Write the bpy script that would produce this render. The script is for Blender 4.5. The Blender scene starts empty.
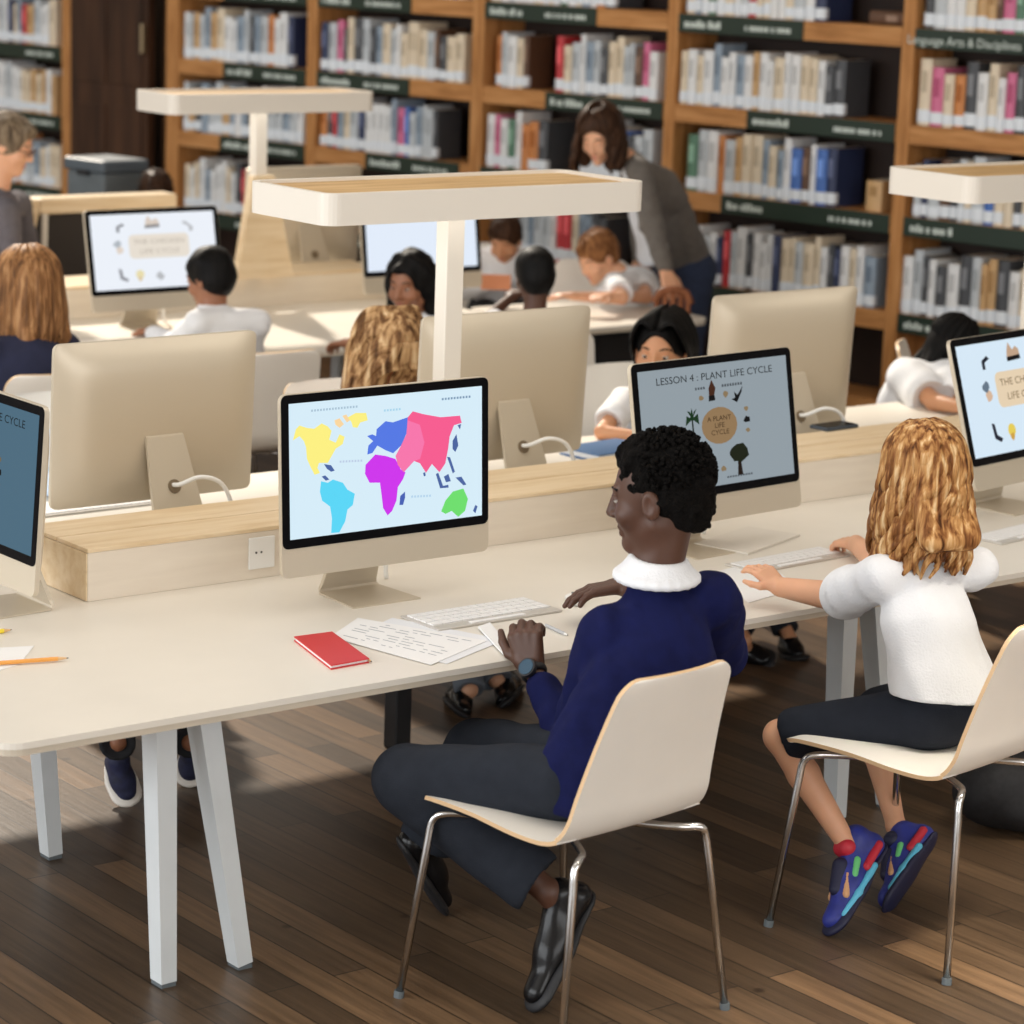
import bpy, bmesh, math, random
import numpy as np
from mathutils import Vector, Matrix

random.seed(7)
rnd = random.Random(11)
SC = bpy.context.scene
COL = SC.collection
PI = math.pi

# ------------------------------------------------------------------ camera
CAM = np.array([-3.331566, -5.558335, 2.688931])
CR = np.array([0.788633, -0.61394, 0.03369])
CU = np.array([0.102713, 0.185566, 0.977249])
CF = np.array([0.606224, 0.76723, -0.209403])
FPX = 2769.61


def at(px, py, x=None, y=None, z=None, d=None):
    """place in the room seen at a photo position, on a given plane or depth"""
    r = CF + CR * (px - 512) / FPX - CU * (py - 512) / FPX
    if d is not None:
        t = d
    elif z is not None:
        t = (z - CAM[2]) / r[2]
    elif y is not None:
        t = (y - CAM[1]) / r[1]
    else:
        t = (x - CAM[0]) / r[0]
    return Vector(CAM + r * t)


cd = bpy.data.cameras.new('camera')
cam = bpy.data.objects.new('camera', cd)
COL.objects.link(cam)
cam.matrix_world = Matrix(((CR[0], CU[0], -CF[0], CAM[0]), (CR[1], CU[1], -CF[1], CAM[1]),
                           (CR[2], CU[2], -CF[2], CAM[2]), (0, 0, 0, 1)))
cd.sensor_width = 36
cd.lens = FPX / 1024 * 36
cd.clip_end = 100
cd.dof.use_dof = True
cd.dof.focus_distance = 7.6
cd.dof.aperture_fstop = 3.2
SC.camera = cam

# ------------------------------------------------------------------ materials
_M = {}


def lin(c):
    return tuple(((v / 12.92) if v <= 0.04045 else ((v + 0.055) / 1.055) ** 2.4) for v in c)


def hexc(r, g, b):
    return lin((r / 255, g / 255, b / 255))


def mat(name, col, rough=0.6, metal=0.0, var=0.0, scale=8.0, bump=0.0, bscale=60.0, emit=0.0, sss=0.0,
        coat=0.0, stretch=None, spec=0.5, sheen=0.0):
    if name in _M:
        return _M[name]
    m = bpy.data.materials.new(name)
    m.use_nodes = True
    nt = m.node_tree
    b = nt.nodes['Principled BSDF']
    b.inputs['Base Color'].default_value = (*col, 1)
    b.inputs['Roughness'].default_value = rough
    b.inputs['Metallic'].default_value = metal
    b.inputs['Specular IOR Level'].default_value = spec
    if coat:
        b.inputs['Coat Weight'].default_value = coat
        b.inputs['Coat Roughness'].default_value = 0.1
    if sheen:
        b.inputs['Sheen Weight'].default_value = sheen
    if sss:
        b.inputs['Subsurface Weight'].default_value = sss
        b.inputs['Subsurface Radius'].default_value = (0.02, 0.008, 0.004)
        b.inputs['Subsurface Scale'].default_value = 0.3
    if emit:
        b.inputs['Emission Color'].default_value = (*col, 1)
        b.inputs['Emission Strength'].default_value = emit
    if var or bump:
        tc = nt.nodes.new('ShaderNodeTexCoord')
        mp = nt.nodes.new('ShaderNodeMapping')
        nt.links.new(tc.outputs['Object'], mp.inputs['Vector'])
        if stretch:
            mp.inputs['Scale'].default_value = stretch
    if var:
        n = nt.nodes.new('ShaderNodeTexNoise')
        n.inputs['Scale'].default_value = scale
        n.inputs['Detail'].default_value = 5
        nt.links.new(mp.outputs['Vector'], n.inputs['Vector'])
        r = nt.nodes.new('ShaderNodeValToRGB')
        r.color_ramp.elements[0].position = 0.3
        r.color_ramp.elements[1].position = 0.7
        r.color_ramp.elements[0].color = (*[max(0, v * (1 - var)) for v in col], 1)
        r.color_ramp.elements[1].color = (*[min(1, v * (1 + var)) for v in col], 1)
        nt.links.new(n.outputs['Fac'], r.inputs['Fac'])
        nt.links.new(r.outputs['Color'], b.inputs['Base Color'])
    if bump:
        n2 = nt.nodes.new('ShaderNodeTexNoise')
        n2.inputs['Scale'].default_value = bscale
        n2.inputs['Detail'].default_value = 3
        nt.links.new(mp.outputs['Vector'], n2.inputs['Vector'])
        bp = nt.nodes.new('ShaderNodeBump')
        bp.inputs['Strength'].default_value = bump
        bp.inputs['Distance'].default_value = 0.01
        nt.links.new(n2.outputs['Fac'], bp.inputs['Height'])
        nt.links.new(bp.outputs['Normal'], b.inputs['Normal'])
    _M[name] = m
    return m


def emissive(name, col, s):
    if name in _M:
        return _M[name]
    m = bpy.data.materials.new(name)
    m.use_nodes = True
    b = m.node_tree.nodes['Principled BSDF']
    b.inputs['Base Color'].default_value = (0.01, 0.01, 0.01, 1)
    b.inputs['Roughness'].default_value = 0.4
    b.inputs['Specular IOR Level'].default_value = 0.0
    b.inputs['Emission Color'].default_value = (*col, 1)
    b.inputs['Emission Strength'].default_value = s
    _M[name] = m
    return m


def planks():
    m = bpy.data.materials.new('floor_planks')
    m.use_nodes = True
    nt = m.node_tree
    N = nt.nodes.new
    L = nt.links.new
    b = nt.nodes['Principled BSDF']
    tc = N('ShaderNodeTexCoord')
    sep = N('ShaderNodeSeparateXYZ')
    L(tc.outputs['Object'], sep.inputs[0])
    comb = N('ShaderNodeCombineXYZ')       # planks run along y
    L(sep.outputs['Y'], comb.inputs['X'])
    L(sep.outputs['X'], comb.inputs['Y'])
    br = N('ShaderNodeTexBrick')
    br.inputs['Scale'].default_value = 1.0
    br.inputs['Brick Width'].default_value = 1.7
    br.inputs['Row Height'].default_value = 0.105
    br.inputs['Mortar Size'].default_value = 0.0022
    br.inputs['Mortar Smooth'].default_value = 0.2
    br.inputs['Bias'].default_value = 0.0
    br.offset = 0.37
    br.offset_frequency = 2
    br.inputs['Color1'].default_value = (0, 0, 0, 1)
    br.inputs['Color2'].default_value = (1, 1, 1, 1)
    br.inputs['Mortar'].default_value = (0.5, 0.5, 0.5, 1)
    L(comb.outputs[0], br.inputs['Vector'])
    ramp = N('ShaderNodeValToRGB')
    e = ramp.color_ramp.elements
    e[0].position = 0.0
    e[0].color = (*hexc(84, 68, 52), 1)
    e[1].position = 1.0
    e[1].color = (*hexc(142, 113, 84), 1)
    e2 = ramp.color_ramp.elements.new(0.5)
    e2.color = (*hexc(110, 89, 68), 1)
    L(br.outputs['Color'], ramp.inputs['Fac'])
    mp = N('ShaderNodeMapping')
    mp.inputs['Scale'].default_value = (1.2, 22, 1)
    L(comb.outputs[0], mp.inputs['Vector'])
    g = N('ShaderNodeTexNoise')
    g.inputs['Scale'].default_value = 1.6
    g.inputs['Detail'].default_value = 8
    g.inputs['Roughness'].default_value = 0.65
    L(mp.outputs[0], g.inputs['Vector'])
    gr = N('ShaderNodeValToRGB')
    gr.color_ramp.elements[0].position = 0.3
    gr.color_ramp.elements[0].color = (0.42, 0.40, 0.38, 1)
    gr.color_ramp.elements[1].position = 0.68
    gr.color_ramp.elements[1].color = (1.1, 1.08, 1.05, 1)
    L(g.outputs['Fac'], gr.inputs['Fac'])
    mx = N('ShaderNodeMix')
    mx.data_type = 'RGBA'
    mx.blend_type = 'MULTIPLY'
    mx.inputs['Factor'].default_value = 0.85
    L(ramp.outputs['Color'], mx.inputs['A'])
    L(gr.outputs['Color'], mx.inputs['B'])
    # worn stains
    w = N('ShaderNodeTexNoise')
    w.inputs['Scale'].default_value = 1.3
    w.inputs['Detail'].default_value = 4
    L(tc.outputs['Object'], w.inputs['Vector'])
    wr = N('ShaderNodeValToRGB')
    wr.color_ramp.elements[0].position = 0.35
    wr.color_ramp.elements[0].color = (0.68, 0.68, 0.70, 1)
    wr.color_ramp.elements[1].position = 0.65
    wr.color_ramp.elements[1].color = (1, 1, 1, 1)
    L(w.outputs['Fac'], wr.inputs['Fac'])
    mx2 = N('ShaderNodeMix')
    mx2.data_type = 'RGBA'
    mx2.blend_type = 'MULTIPLY'
    mx2.inputs['Factor'].default_value = 0.8
    L(mx.outputs['Result'], mx2.inputs['A'])
    L(wr.outputs['Color'], mx2.inputs['B'])
    # knots
    vo = N('ShaderNodeTexVoronoi')
    vo.inputs['Scale'].default_value = 3.1
    L(tc.outputs['Object'], vo.inputs['Vector'])
    vr = N('ShaderNodeValToRGB')
    vr.color_ramp.elements[0].position = 0.03
    vr.color_ramp.elements[0].color = (0.25, 0.2, 0.16, 1)
    vr.color_ramp.elements[1].position = 0.06
    vr.color_ramp.elements[1].color = (1, 1, 1, 1)
    L(vo.outputs['Distance'], vr.inputs['Fac'])
    mx4 = N('ShaderNodeMix')
    mx4.data_type = 'RGBA'
    mx4.blend_type = 'MULTIPLY'
    mx4.inputs['Factor'].default_value = 0.8
    L(mx2.outputs['Result'], mx4.inputs['A'])
    L(vr.outputs['Color'], mx4.inputs['B'])
    mx3 = N('ShaderNodeMix')
    mx3.data_type = 'RGBA'
    L(br.outputs['Fac'], mx3.inputs['Factor'])
    L(mx4.outputs['Result'], mx3.inputs['A'])
    mx3.inputs['B'].default_value = (0.012, 0.009, 0.007, 1)
    L(mx3.outputs['Result'], b.inputs['Base Color'])
    b.inputs['Roughness'].default_value = 0.36
    b.inputs['Specular IOR Level'].default_value = 0.4
    bp = N('ShaderNodeBump')
    bp.inputs['Strength'].default_value = 0.25
    bp.inputs['Distance'].default_value = 0.004
    L(g.outputs['Fac'], bp.inputs['Height'])
    L(bp.outputs['Normal'], b.inputs['Normal'])
    return m


def streaky(name, cols, sx=(60, 60, 4), rough=0.5, sheen=0.0, scale=1.0):
    """long streaks: hair, wood grain"""
    if name in _M:
        return _M[name]
    m = bpy.data.materials.new(name)
    m.use_nodes = True
    nt = m.node_tree
    N = nt.nodes.new
    L = nt.links.new
    b = nt.nodes['Principled BSDF']
    tc = N('ShaderNodeTexCoord')
    mp = N('ShaderNodeMapping')
    mp.inputs['Scale'].default_value = sx
    L(tc.outputs['Object'], mp.inputs['Vector'])
    n = N('ShaderNodeTexNoise')
    n.inputs['Scale'].default_value = scale
    n.inputs['Detail'].default_value = 5
    n.inputs['Distortion'].default_value = 0.4
    L(mp.outputs[0], n.inputs['Vector'])
    r = N('ShaderNodeValToRGB')
    k = len(cols)
    els = r.color_ramp.elements
    els[0].position = 0.3
    els[0].color = (*cols[0], 1)
    els[1].position = 0.7
    els[1].color = (*cols[-1], 1)
    for i in range(1, k - 1):
        e = els.new(0.3 + 0.4 * i / (k - 1))
        e.color = (*cols[i], 1)
    L(n.outputs['Fac'], r.inputs['Fac'])
    L(r.outputs['Color'], b.inputs['Base Color'])
    b.inputs['Roughness'].default_value = rough
    b.inputs['Specular IOR Level'].default_value = 0.12 if 'hair' in name else 0.25
    n3 = N('ShaderNodeBump')
    n3.inputs['Strength'].default_value = 0.25
    n3.inputs['Distance'].default_value = 0.006
    L(n.outputs['Fac'], n3.inputs['Height'])
    L(n3.outputs['Normal'], b.inputs['Normal'])
    _M[name] = m
    return m


M = dict(
    top=mat('table_laminate', hexc(230, 224, 213), 0.4, var=0.03, scale=3),
    edge=mat('table_edge', hexc(205, 194, 176), 0.5, var=0.05, scale=10),
    white=mat('white_paint', hexc(228, 222, 212), 0.45),
    legw=mat('white_leg_paint', hexc(214, 219, 221), 0.45, var=0.03),
    birch=streaky('birch_ply', [hexc(218, 192, 154), hexc(228, 206, 172), hexc(234, 214, 184)], (3, 30, 30), 0.5),
    birchpale=streaky('pale_birch_ply', [hexc(222, 211, 196), hexc(230, 220, 205)], (3, 30, 30), 0.5),
    alu=mat('warm_aluminium', hexc(204, 193, 174), 0.42, 0.3),
    aluw=mat('silver_aluminium', hexc(214, 210, 204), 0.38, 0.5),
    black=mat('black_glass', (0.006, 0.006, 0.007), 0.2, spec=0.03),
    blackm=mat('black_matte', (0.012, 0.012, 0.014), 0.6),
    whitepl=mat('white_plastic', hexc(236, 236, 234), 0.4),
    greypl=mat('grey_plastic', hexc(96, 104, 108), 0.6, var=0.1),
    chrome=mat('chrome_steel', hexc(205, 205, 205), 0.18, 1.0),
    shell=mat('chair_laminate', hexc(238, 234, 226), 0.42, var=0.02, scale=5),
    shellg=mat('grey_chair_laminate', hexc(206, 205, 202), 0.45),
    ply=mat('ply_edge', hexc(222, 188, 146), 0.55),
    oak=streaky('oak_shelf', [hexc(156, 104, 56), hexc(186, 130, 76), hexc(200, 146, 92)], (30, 30, 3), 0.5),
    oakh=streaky('oak_shelf_edge', [hexc(160, 108, 60), hexc(190, 134, 80), hexc(204, 150, 96)], (3, 30, 30), 0.5),
    darkw=streaky('dark_brown_wood', [hexc(44, 27, 17), hexc(66, 42, 27), hexc(80, 52, 34)], (14, 14, 1.2), 0.5),
    backw=mat('shelf_back_wood', hexc(40, 25, 17), 0.7, var=0.2, scale=4),
    green=mat('dark_green_strip', hexc(24, 44, 30), 0.5),
    stripw=mat('strip_lettering', hexc(210, 220, 212), 0.6),
    paper=mat('white_paper', hexc(240, 240, 240), 0.75),
    ink=mat('pencil_grey', hexc(150, 156, 166), 0.8),
    red=mat('red_cover', hexc(205, 40, 44), 0.45),
    redd=mat('dark_red_spine', hexc(150, 24, 30), 0.5),
)
# ------------------------------------------------------------------ mesh helpers
class MB:
    """collects shapes for ONE mesh object"""

    def __init__(s):
        s.v = []
        s.f = []
        s.m = []

    def add(s, vs, fs, mi=0):
        o = len(s.v)
        s.v += [tuple(v) for v in vs]
        s.f += [tuple(i + o for i in f) for f in fs]
        s.m += ([mi] * len(fs) if isinstance(mi, int) else list(mi))
        return s

    def box(s, lo, hi, mi=0, bev=0.0, T=None, seg=2):
        lo, hi = [min(a, b) for a, b in zip(lo, hi)], [max(a, b) for a, b in zip(lo, hi)]
        bm = bmesh.new()
        bmesh.ops.create_cube(bm, size=1)
        c = [(a + b) / 2 for a, b in zip(lo, hi)]
        d = [b - a for a, b in zip(lo, hi)]
        for v in bm.verts:
            v.co = Vector((c[0] + v.co.x * d[0], c[1] + v.co.y * d[1], c[2] + v.co.z * d[2]))
        if bev:
            bmesh.ops.bevel(bm, geom=list(bm.edges), offset=min(bev, min(d) * 0.49), segments=seg, affect='EDGES', profile=0.5)
        s.bm(bm, mi, T)
        return s

    def bm(s, bm, mi=0, T=None):
        bm.verts.index_update()
        vs = [(T @ v.co if T else v.co.copy()) for v in bm.verts]
        fs = [[v.index for v in f.verts] for f in bm.faces]
        s.add(vs, fs, mi)
        bm.free()

    def tube(s, pts, r, n=8, mi=0, caps=True, flat=1.0):
        pts = [Vector(p) for p in pts]
        k = len(pts)
        rs = r if isinstance(r, (list, tuple)) else [r] * k
        up = None
        rings = []
        for i in range(k):
            t = (pts[min(i + 1, k - 1)] - pts[max(i - 1, 0)])
            if t.length < 1e-9:
                t = Vector((0, 0, 1))
            t.normalize()
            if up is None:
                up = t.orthogonal().normalized()
            u = (up - t * up.dot(t))
            if u.length < 1e-6:
                u = t.orthogonal()
            u.normalize()
            up = u
            w = t.cross(u)
            rings.append([pts[i] + (u * math.cos(2 * PI * j / n) + w * math.sin(2 * PI * j / n) * flat) * rs[i] for j in range(n)])
        vs = [p for rg in rings for p in rg]
        fs = []
        for i in range(k - 1):
            for j in range(n):
                a, b = i * n + j, i * n + (j + 1) % n
                fs.append((a, b, b + n, a + n))
        if caps:
            fs.append(tuple(range(n - 1, -1, -1)))
            fs.append(tuple((k - 1) * n + j for j in range(n)))
        return s.add(vs, fs, mi)

    def prism(s, poly, z0, z1, mi=0, T=None):
        """polygon in xy (ccw) extruded in z"""
        n = len(poly)
        vs = [Vector((x, y, z0)) for x, y in poly] + [Vector((x, y, z1)) for x, y in poly]
        if T:
            vs = [T @ v for v in vs]
        fs = [tuple(range(n - 1, -1, -1)), tuple(range(n, 2 * n))] + [(i, (i + 1) % n, n + (i + 1) % n, n + i) for i in range(n)]
        return s.add(vs, fs, mi)

    def beam(s, a, b, wa, wb, mi=0, up=(0, 0, 1)):
        """tapered square bar from a to b; wa, wb = (width, depth)"""
        a, b = Vector(a), Vector(b)
        t = (b - a).normalized()
        x = Vector((1, 0, 0))
        x = (x - t * x.dot(t)).normalized()
        y = t.cross(x)
        vs = []
        for p, w in ((a, wa), (b, wb)):
            for sx, sy in ((-1, -1), (1, -1), (1, 1), (-1, 1)):
                vs.append(p + x * sx * w[0] / 2 + y * sy * w[1] / 2)
        return s.add(vs, [(3, 2, 1, 0), (4, 5, 6, 7), (0, 1, 5, 4), (1, 2, 6, 5), (2, 3, 7, 6), (3, 0, 4, 7)], mi)

    def build(s, name, mats, parent=None, smooth=False, sharp=None, loc=None):
        me = bpy.data.meshes.new(name)
        me.from_pydata(s.v, [], s.f)
        if not isinstance(mats, (list, tuple)):
            mats = [mats]
        for m in mats:
            me.materials.append(m)
        if len(mats) > 1:
            me.polygons.foreach_set('material_index', s.m)
        bm = bmesh.new()
        bm.from_mesh(me)
        bmesh.ops.recalc_face_normals(bm, faces=bm.faces)
        bm.to_mesh(me)
        bm.free()
        if smooth:
            me.polygons.foreach_set('use_smooth', [True] * len(me.polygons))
            if sharp:
                me.set_sharp_from_angle(angle=math.radians(sharp))
        me.update()
        return link(name, me, parent, loc)


def link(name, me, parent=None, loc=None):
    o = bpy.data.objects.new(name, me)
    COL.objects.link(o)
    if parent is not None:
        o.parent = parent
    if loc is not None:
        o.location = loc
    return o


def tag(o, label=None, cat=None, group=None, kind=None):
    if label:
        o['label'] = label
    if cat:
        o['category'] = cat
    if group:
        o['group'] = group
    if kind:
        o['kind'] = kind
    return o


def thing(name, label, cat, loc=(0, 0, 0), rz=0.0, group=None):
    o = bpy.data.objects.new(name, None)
    o.empty_display_size = 0.1
    COL.objects.link(o)
    o.location = loc
    o.rotation_euler = (0, 0, rz)
    return tag(o, label, cat, group)


_kids = {}


def children(o):
    return [c for c in bpy.data.objects if c.parent == o]


def copy_tree(o, parent=None):
    c = o.copy()
    COL.objects.link(c)
    if parent is not None:
        c.parent = parent
    for ch in children(o):
        copy_tree(ch, c)
    return c


def dup(root, loc, rz, label, group=None):
    r = copy_tree(root)
    r.location = loc
    r.rotation_euler = (0, 0, rz)
    tag(r, label, None, group)
    return r


def rrect(x0, y0, x1, y1, r, n=6):
    out = []
    for cx, cy, a0 in ((x1 - r, y0 + r, -90), (x1 - r, y1 - r, 0), (x0 + r, y1 - r, 90), (x0 + r, y0 + r, 180)):
        for i in range(n + 1):
            a = math.radians(a0 + 90 * i / n)
            out.append((cx + r * math.cos(a), cy + r * math.sin(a)))
    return out


def bez(pts, n=12):
    """Catmull-Rom through points"""
    P = [Vector(p) for p in pts]
    P = [P[0] * 2 - P[1]] + P + [P[-1] * 2 - P[-2]]
    out = []
    for i in range(1, len(P) - 2):
        a, b, c, d = P[i - 1], P[i], P[i + 1], P[i + 2]
        for k in range(n):
            t = k / n
            out.append(0.5 * ((2 * b) + (c - a) * t + (2 * a - 5 * b + 4 * c - d) * t * t + (3 * b - a - 3 * c + d) * t ** 3))
    out.append(P[-2])
    return out


def text_mesh(s, size, name='lettering'):
    cu = bpy.data.curves.new(name, 'FONT')
    cu.body = s
    cu.size = size
    cu.align_x = 'CENTER'
    cu.align_y = 'CENTER'
    cu.resolution_u = 3
    o = bpy.data.objects.new(name, cu)
    COL.objects.link(o)
    dg = bpy.context.evaluated_depsgraph_get()
    dg.update()
    me = bpy.data.meshes.new_from_object(o.evaluated_get(dg))
    bpy.data.objects.remove(o)
    bpy.data.curves.remove(cu)
    return me


# ------------------------------------------------------------------ smooth implicit bodies
def V(p):
    return np.array([float(p[0]), float(p[1]), float(p[2])])


class SDF:
    """soft union of tapered limbs and ellipsoids, meshed as one continuous skin"""

    def __init__(s):
        s.p = []
        s.disp = None

    def rc(s, a, b, ra, rb, k=0.015, flat=None, sub=False):
        a, b = V(a), V(b)
        if np.linalg.norm(b - a) < 1e-5:
            b = a + np.array([0, 0, 1e-4])
        if flat is not None:
            ax, fac = V(flat[0]), flat[1]
            ax = ax / np.linalg.norm(ax)
        d = b - a
        L = np.dot(d, d)

        def f(P):
            q = P - a
            dd, LL = d, L
            if flat is not None:
                q = q + np.outer(q @ ax, ax) * (1 / fac - 1)
                dd = d + ax * (d @ ax) * (1 / fac - 1)
                LL = dd @ dd
            t = np.clip(q @ dd / LL, 0, 1)
            w = q - t[:, None] * dd
            dist = np.sqrt(np.einsum('ij,ij->i', w, w)) - (ra + (rb - ra) * t)
            if flat is not None:
                dist = dist * min(1.0, fac * 1.15)
            return dist
        m = max(ra, rb) * (max(1, flat[1]) if flat else 1)
        s.p.append((f, k, sub, np.minimum(a, b) - m, np.maximum(a, b) + m))
        return s

    def ell(s, c, r, R=None, k=0.015, sub=False):
        c = V(c)
        r = np.array(r, float)
        Rm = np.eye(3) if R is None else np.array(R, float)   # columns = local axes

        def f(P):
            q = (P - c) @ Rm
            n = q / r
            l = np.sqrt(np.einsum('ij,ij->i', n, n))
            g = q / (r * r)
            gl = np.sqrt(np.einsum('ij,ij->i', g, g)) + 1e-9
            return np.where(l < 1e-6, -r.min(), l * (l - 1) / gl)
        m = r.max()
        s.p.append((f, k, sub, c - m, c + m))
        return s

    def chain(s, pts, rs, k=0.015, flat=None):
        for i in range(len(pts) - 1):
            s.rc(pts[i], pts[i + 1], rs[i], rs[i + 1], k, flat)
        return s

    def merge(s, o):
        s.p += o.p
        return s

    def ev(s, P):
        d = np.full(len(P), 1e3)
        for f, k, sub, lo, hi in s.p:
            e = f(P)
            if sub:
                h = np.clip(0.5 - 0.5 * (d + e) / k, 0, 1)
                d = d + (-e - d) * h + k * h * (1 - h)
            else:
                h = np.clip(0.5 + 0.5 * (e - d) / k, 0, 1)
                d = e + (d - e) * h - k * h * (1 - h)
        if s.disp is not None:
            d = d + s.disp(P)
        return d

    def mesh(s, h, clip=None, cuts=()):
        pr = [p for p in s.p if not p[2]]
        lo = np.min([p[3] for p in pr], 0) - 4 * h
        hi = np.max([p[4] for p in pr], 0) + 4 * h
        B = 6
        nb = np.maximum(1, np.ceil((hi - lo) / (h * B)).astype(int))
        n = nb * B + 1

        def EV(P):
            d = s.ev(P)
            for c in cuts:          # (point, normal): keeps the side the normal points to
                d = np.maximum(d, -((P - V(c[0])) @ V(c[1])))
            return d
        ii = np.stack(np.meshgrid(*[np.arange(k) for k in nb], indexing='ij'), -1).reshape(-1, 3)
        ctr = lo + (ii * B + B / 2) * h
        dc = EV(ctr)
        act = np.abs(dc) < B * h * 1.25
        grid = np.empty(n, np.float32)
        sg = np.where(dc < 0, -1.0, 1.0).reshape(nb)
        big = np.repeat(np.repeat(np.repeat(sg, B, 0), B, 1), B, 2)
        big = np.pad(big, ((0, 1),) * 3, mode='edge')
        grid[...] = big
        loc = np.stack(np.meshgrid(*[np.arange(B + 1)] * 3, indexing='ij'), -1).reshape(-1, 3)
        A = ii[act]
        step = 400
        for i in range(0, len(A), step):
            idx = (A[i:i + step, None, :] * B + loc[None]).reshape(-1, 3)
            dv = EV(lo + idx * h)
            grid[idx[:, 0], idx[:, 1], idx[:, 2]] = dv
        return surface_nets(grid, lo, h)


def surface_nets(g, lo, h):
    S = g < 0
    nx, ny, nz = g.shape
    cnt = np.zeros((nx - 1, ny - 1, nz - 1), np.uint8)
    offs = [(i, j, k) for i in (0, 1) for j in (0, 1) for k in (0, 1)]
    for i, j, k in offs:
        cnt += S[i:nx - 1 + i, j:ny - 1 + j, k:nz - 1 + k]
    cells = np.argwhere((cnt > 0) & (cnt < 8))
    ids = np.full(cnt.shape, -1, np.int32)
    ids[cells[:, 0], cells[:, 1], cells[:, 2]] = np.arange(len(cells))
    acc = np.zeros((len(cells), 3))
    num = np.zeros(len(cells))
    for a in offs:
        for ax in range(3):
            if a[ax]:
                continue
            b = list(a)
            b[ax] = 1
            ia = cells + np.array(a)
            ib = cells + np.array(b)
            va = g[ia[:, 0], ia[:, 1], ia[:, 2]].astype(float)
            vb = g[ib[:, 0], ib[:, 1], ib[:, 2]].astype(float)
            m = (va < 0) != (vb < 0)
            t = np.where(m, va / np.where(m, va - vb, 1), 0)
            p = np.array(a, float)[None].repeat(len(cells), 0)
            p[:, ax] += t
            acc[m] += p[m]
            num[m] += 1
    v = lo + (cells + acc / num[:, None]) * h
    quads = []
    for ax in range(3):
        u, w = [(1, 2), (2, 0), (0, 1)][ax]
        sl0 = [slice(1, -1)] * 3
        sl0[ax] = slice(0, -1)
        sl1 = list(sl0)
        sl1[ax] = slice(1, None)
        A, Bq = S[tuple(sl0)], S[tuple(sl1)]
        ed = np.argwhere(A != Bq)
        if not len(ed):
            continue
        base = ed.copy()
        base[:, u] += 1
        base[:, w] += 1
        fl = A[ed[:, 0], ed[:, 1], ed[:, 2]]
        c = []
        for du, dw in ((-1, -1), (0, -1), (0, 0), (-1, 0)):
            e = base.copy()
            e[:, u] += du
            e[:, w] += dw
            c.append(ids[e[:, 0], e[:, 1], e[:, 2]])
        q = np.stack(c, 1)
        q[~fl] = q[~fl][:, ::-1]
        quads.append(q)
    return v, np.concatenate(quads)


def nmesh(name, v, q, mats, parent=None, smooth=True):
    me = bpy.data.meshes.new(name)
    me.from_pydata(v.tolist(), [], q.tolist())
    if not isinstance(mats, (list, tuple)):
        mats = [mats]
    for m in mats:
        me.materials.append(m)
    me.polygons.foreach_set('use_smooth', [smooth] * len(me.polygons))
    me.update()
    return link(name, me, parent)


_wv = np.random.RandomState(5)


def wobble(amp, freq, n=6):
    K = _wv.normal(size=(n, 3))
    K = K / np.linalg.norm(K, axis=1)[:, None] * freq * _wv.uniform(0.6, 1.5, n)[:, None]
    ph = _wv.uniform(0, 6.28, n)

    def f(P):
        return amp * np.sin(P @ K.T + ph).sum(1) / math.sqrt(n)
    return f
# ------------------------------------------------------------------ setting
fl = MB().box((-7, -7, -0.05), (10, 16, 0)).build('floor', planks())
tag(fl, kind='structure')

BX, BY, BR = 7.2056, 4.6272, math.radians(-81.62)
BT = Matrix.Translation((BX, BY, 0)) @ Matrix.Rotation(BR, 4, 'Z')


def shelf_local(o):
    o.location = (BX, BY, 0)
    o.rotation_euler = (0, 0, BR)
    return o


wall = MB().box((-9.4, 0.42, 0), (5, 0.52, 4.2)).build('wall_right', mat('dim_wall', hexc(120, 104, 88), 0.8, var=0.08))
tag(shelf_local(wall), kind='structure')

door = thing('door_1', None, None)
shelf_local(door)
tag(door, kind='structure')
d = MB().box((-7.01, -0.005, 0), (-6.17, 0.05, 3.0))
for x0, x1 in ((-6.95, -6.62), (-6.56, -6.23)):
    d.box((x0, -0.014, 0.3), (x1, -0.004, 1.35), bev=0.004)
    d.box((x0, -0.014, 1.5), (x1, -0.004, 2.85), bev=0.004)
d.build('door_leaf', M['darkw'], door)
MB().box((-6.17, 0.12, 0), (-6.0, 0.16, 3.0)).build('door_jamb', M['darkw'], door)
MB().box((-6.215, -0.045, 1.72), (-6.185, -0.006, 1.92), bev=0.008).build('door_handle', mat('dull_brass', hexc(168, 150, 120), 0.35, 0.8), door)

LV = [2.64, 2.16, 1.665, 1.19, 0.68, 0.20]
FH = 0.052
BAYS = {   # name: (left, right, draws its left upright, right upright)
    'far left': (-8.45, -7.12, 0.09, 0.10),
    'first': (-5.86, -4.60, 0.13, 0.0),
    'second': (-4.505, -3.145, 0.095, 0.0),
    'third': (-3.045, -1.625, 0.10, 0.0),
    'fourth': (-1.545, -0.03, 0.08, 0.0),
    'rightmost': (0.053, 1.62, 0.083, 0.09),
}
BAYLAB = {
    'far left': ('bookcase left of the brown door at the far wall', 'bookcase left of the brown door'),
    'first': ('oak bookcase bay directly right of the brown door', 'first bookcase right of the brown door'),
    'second': ('oak bookcase bay behind the far lamp, second right of the brown door', 'second bookcase right of the brown door'),
    'third': ('oak bookcase bay behind the bending woman, third right of the door', 'bookcase behind the bending woman'),
    'fourth': ('wide oak bookcase bay right of the bending woman', 'bookcase right of the bending woman'),
    'rightmost': ('oak bookcase bay at the right edge of the picture', 'rightmost bookcase'),
}
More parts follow.
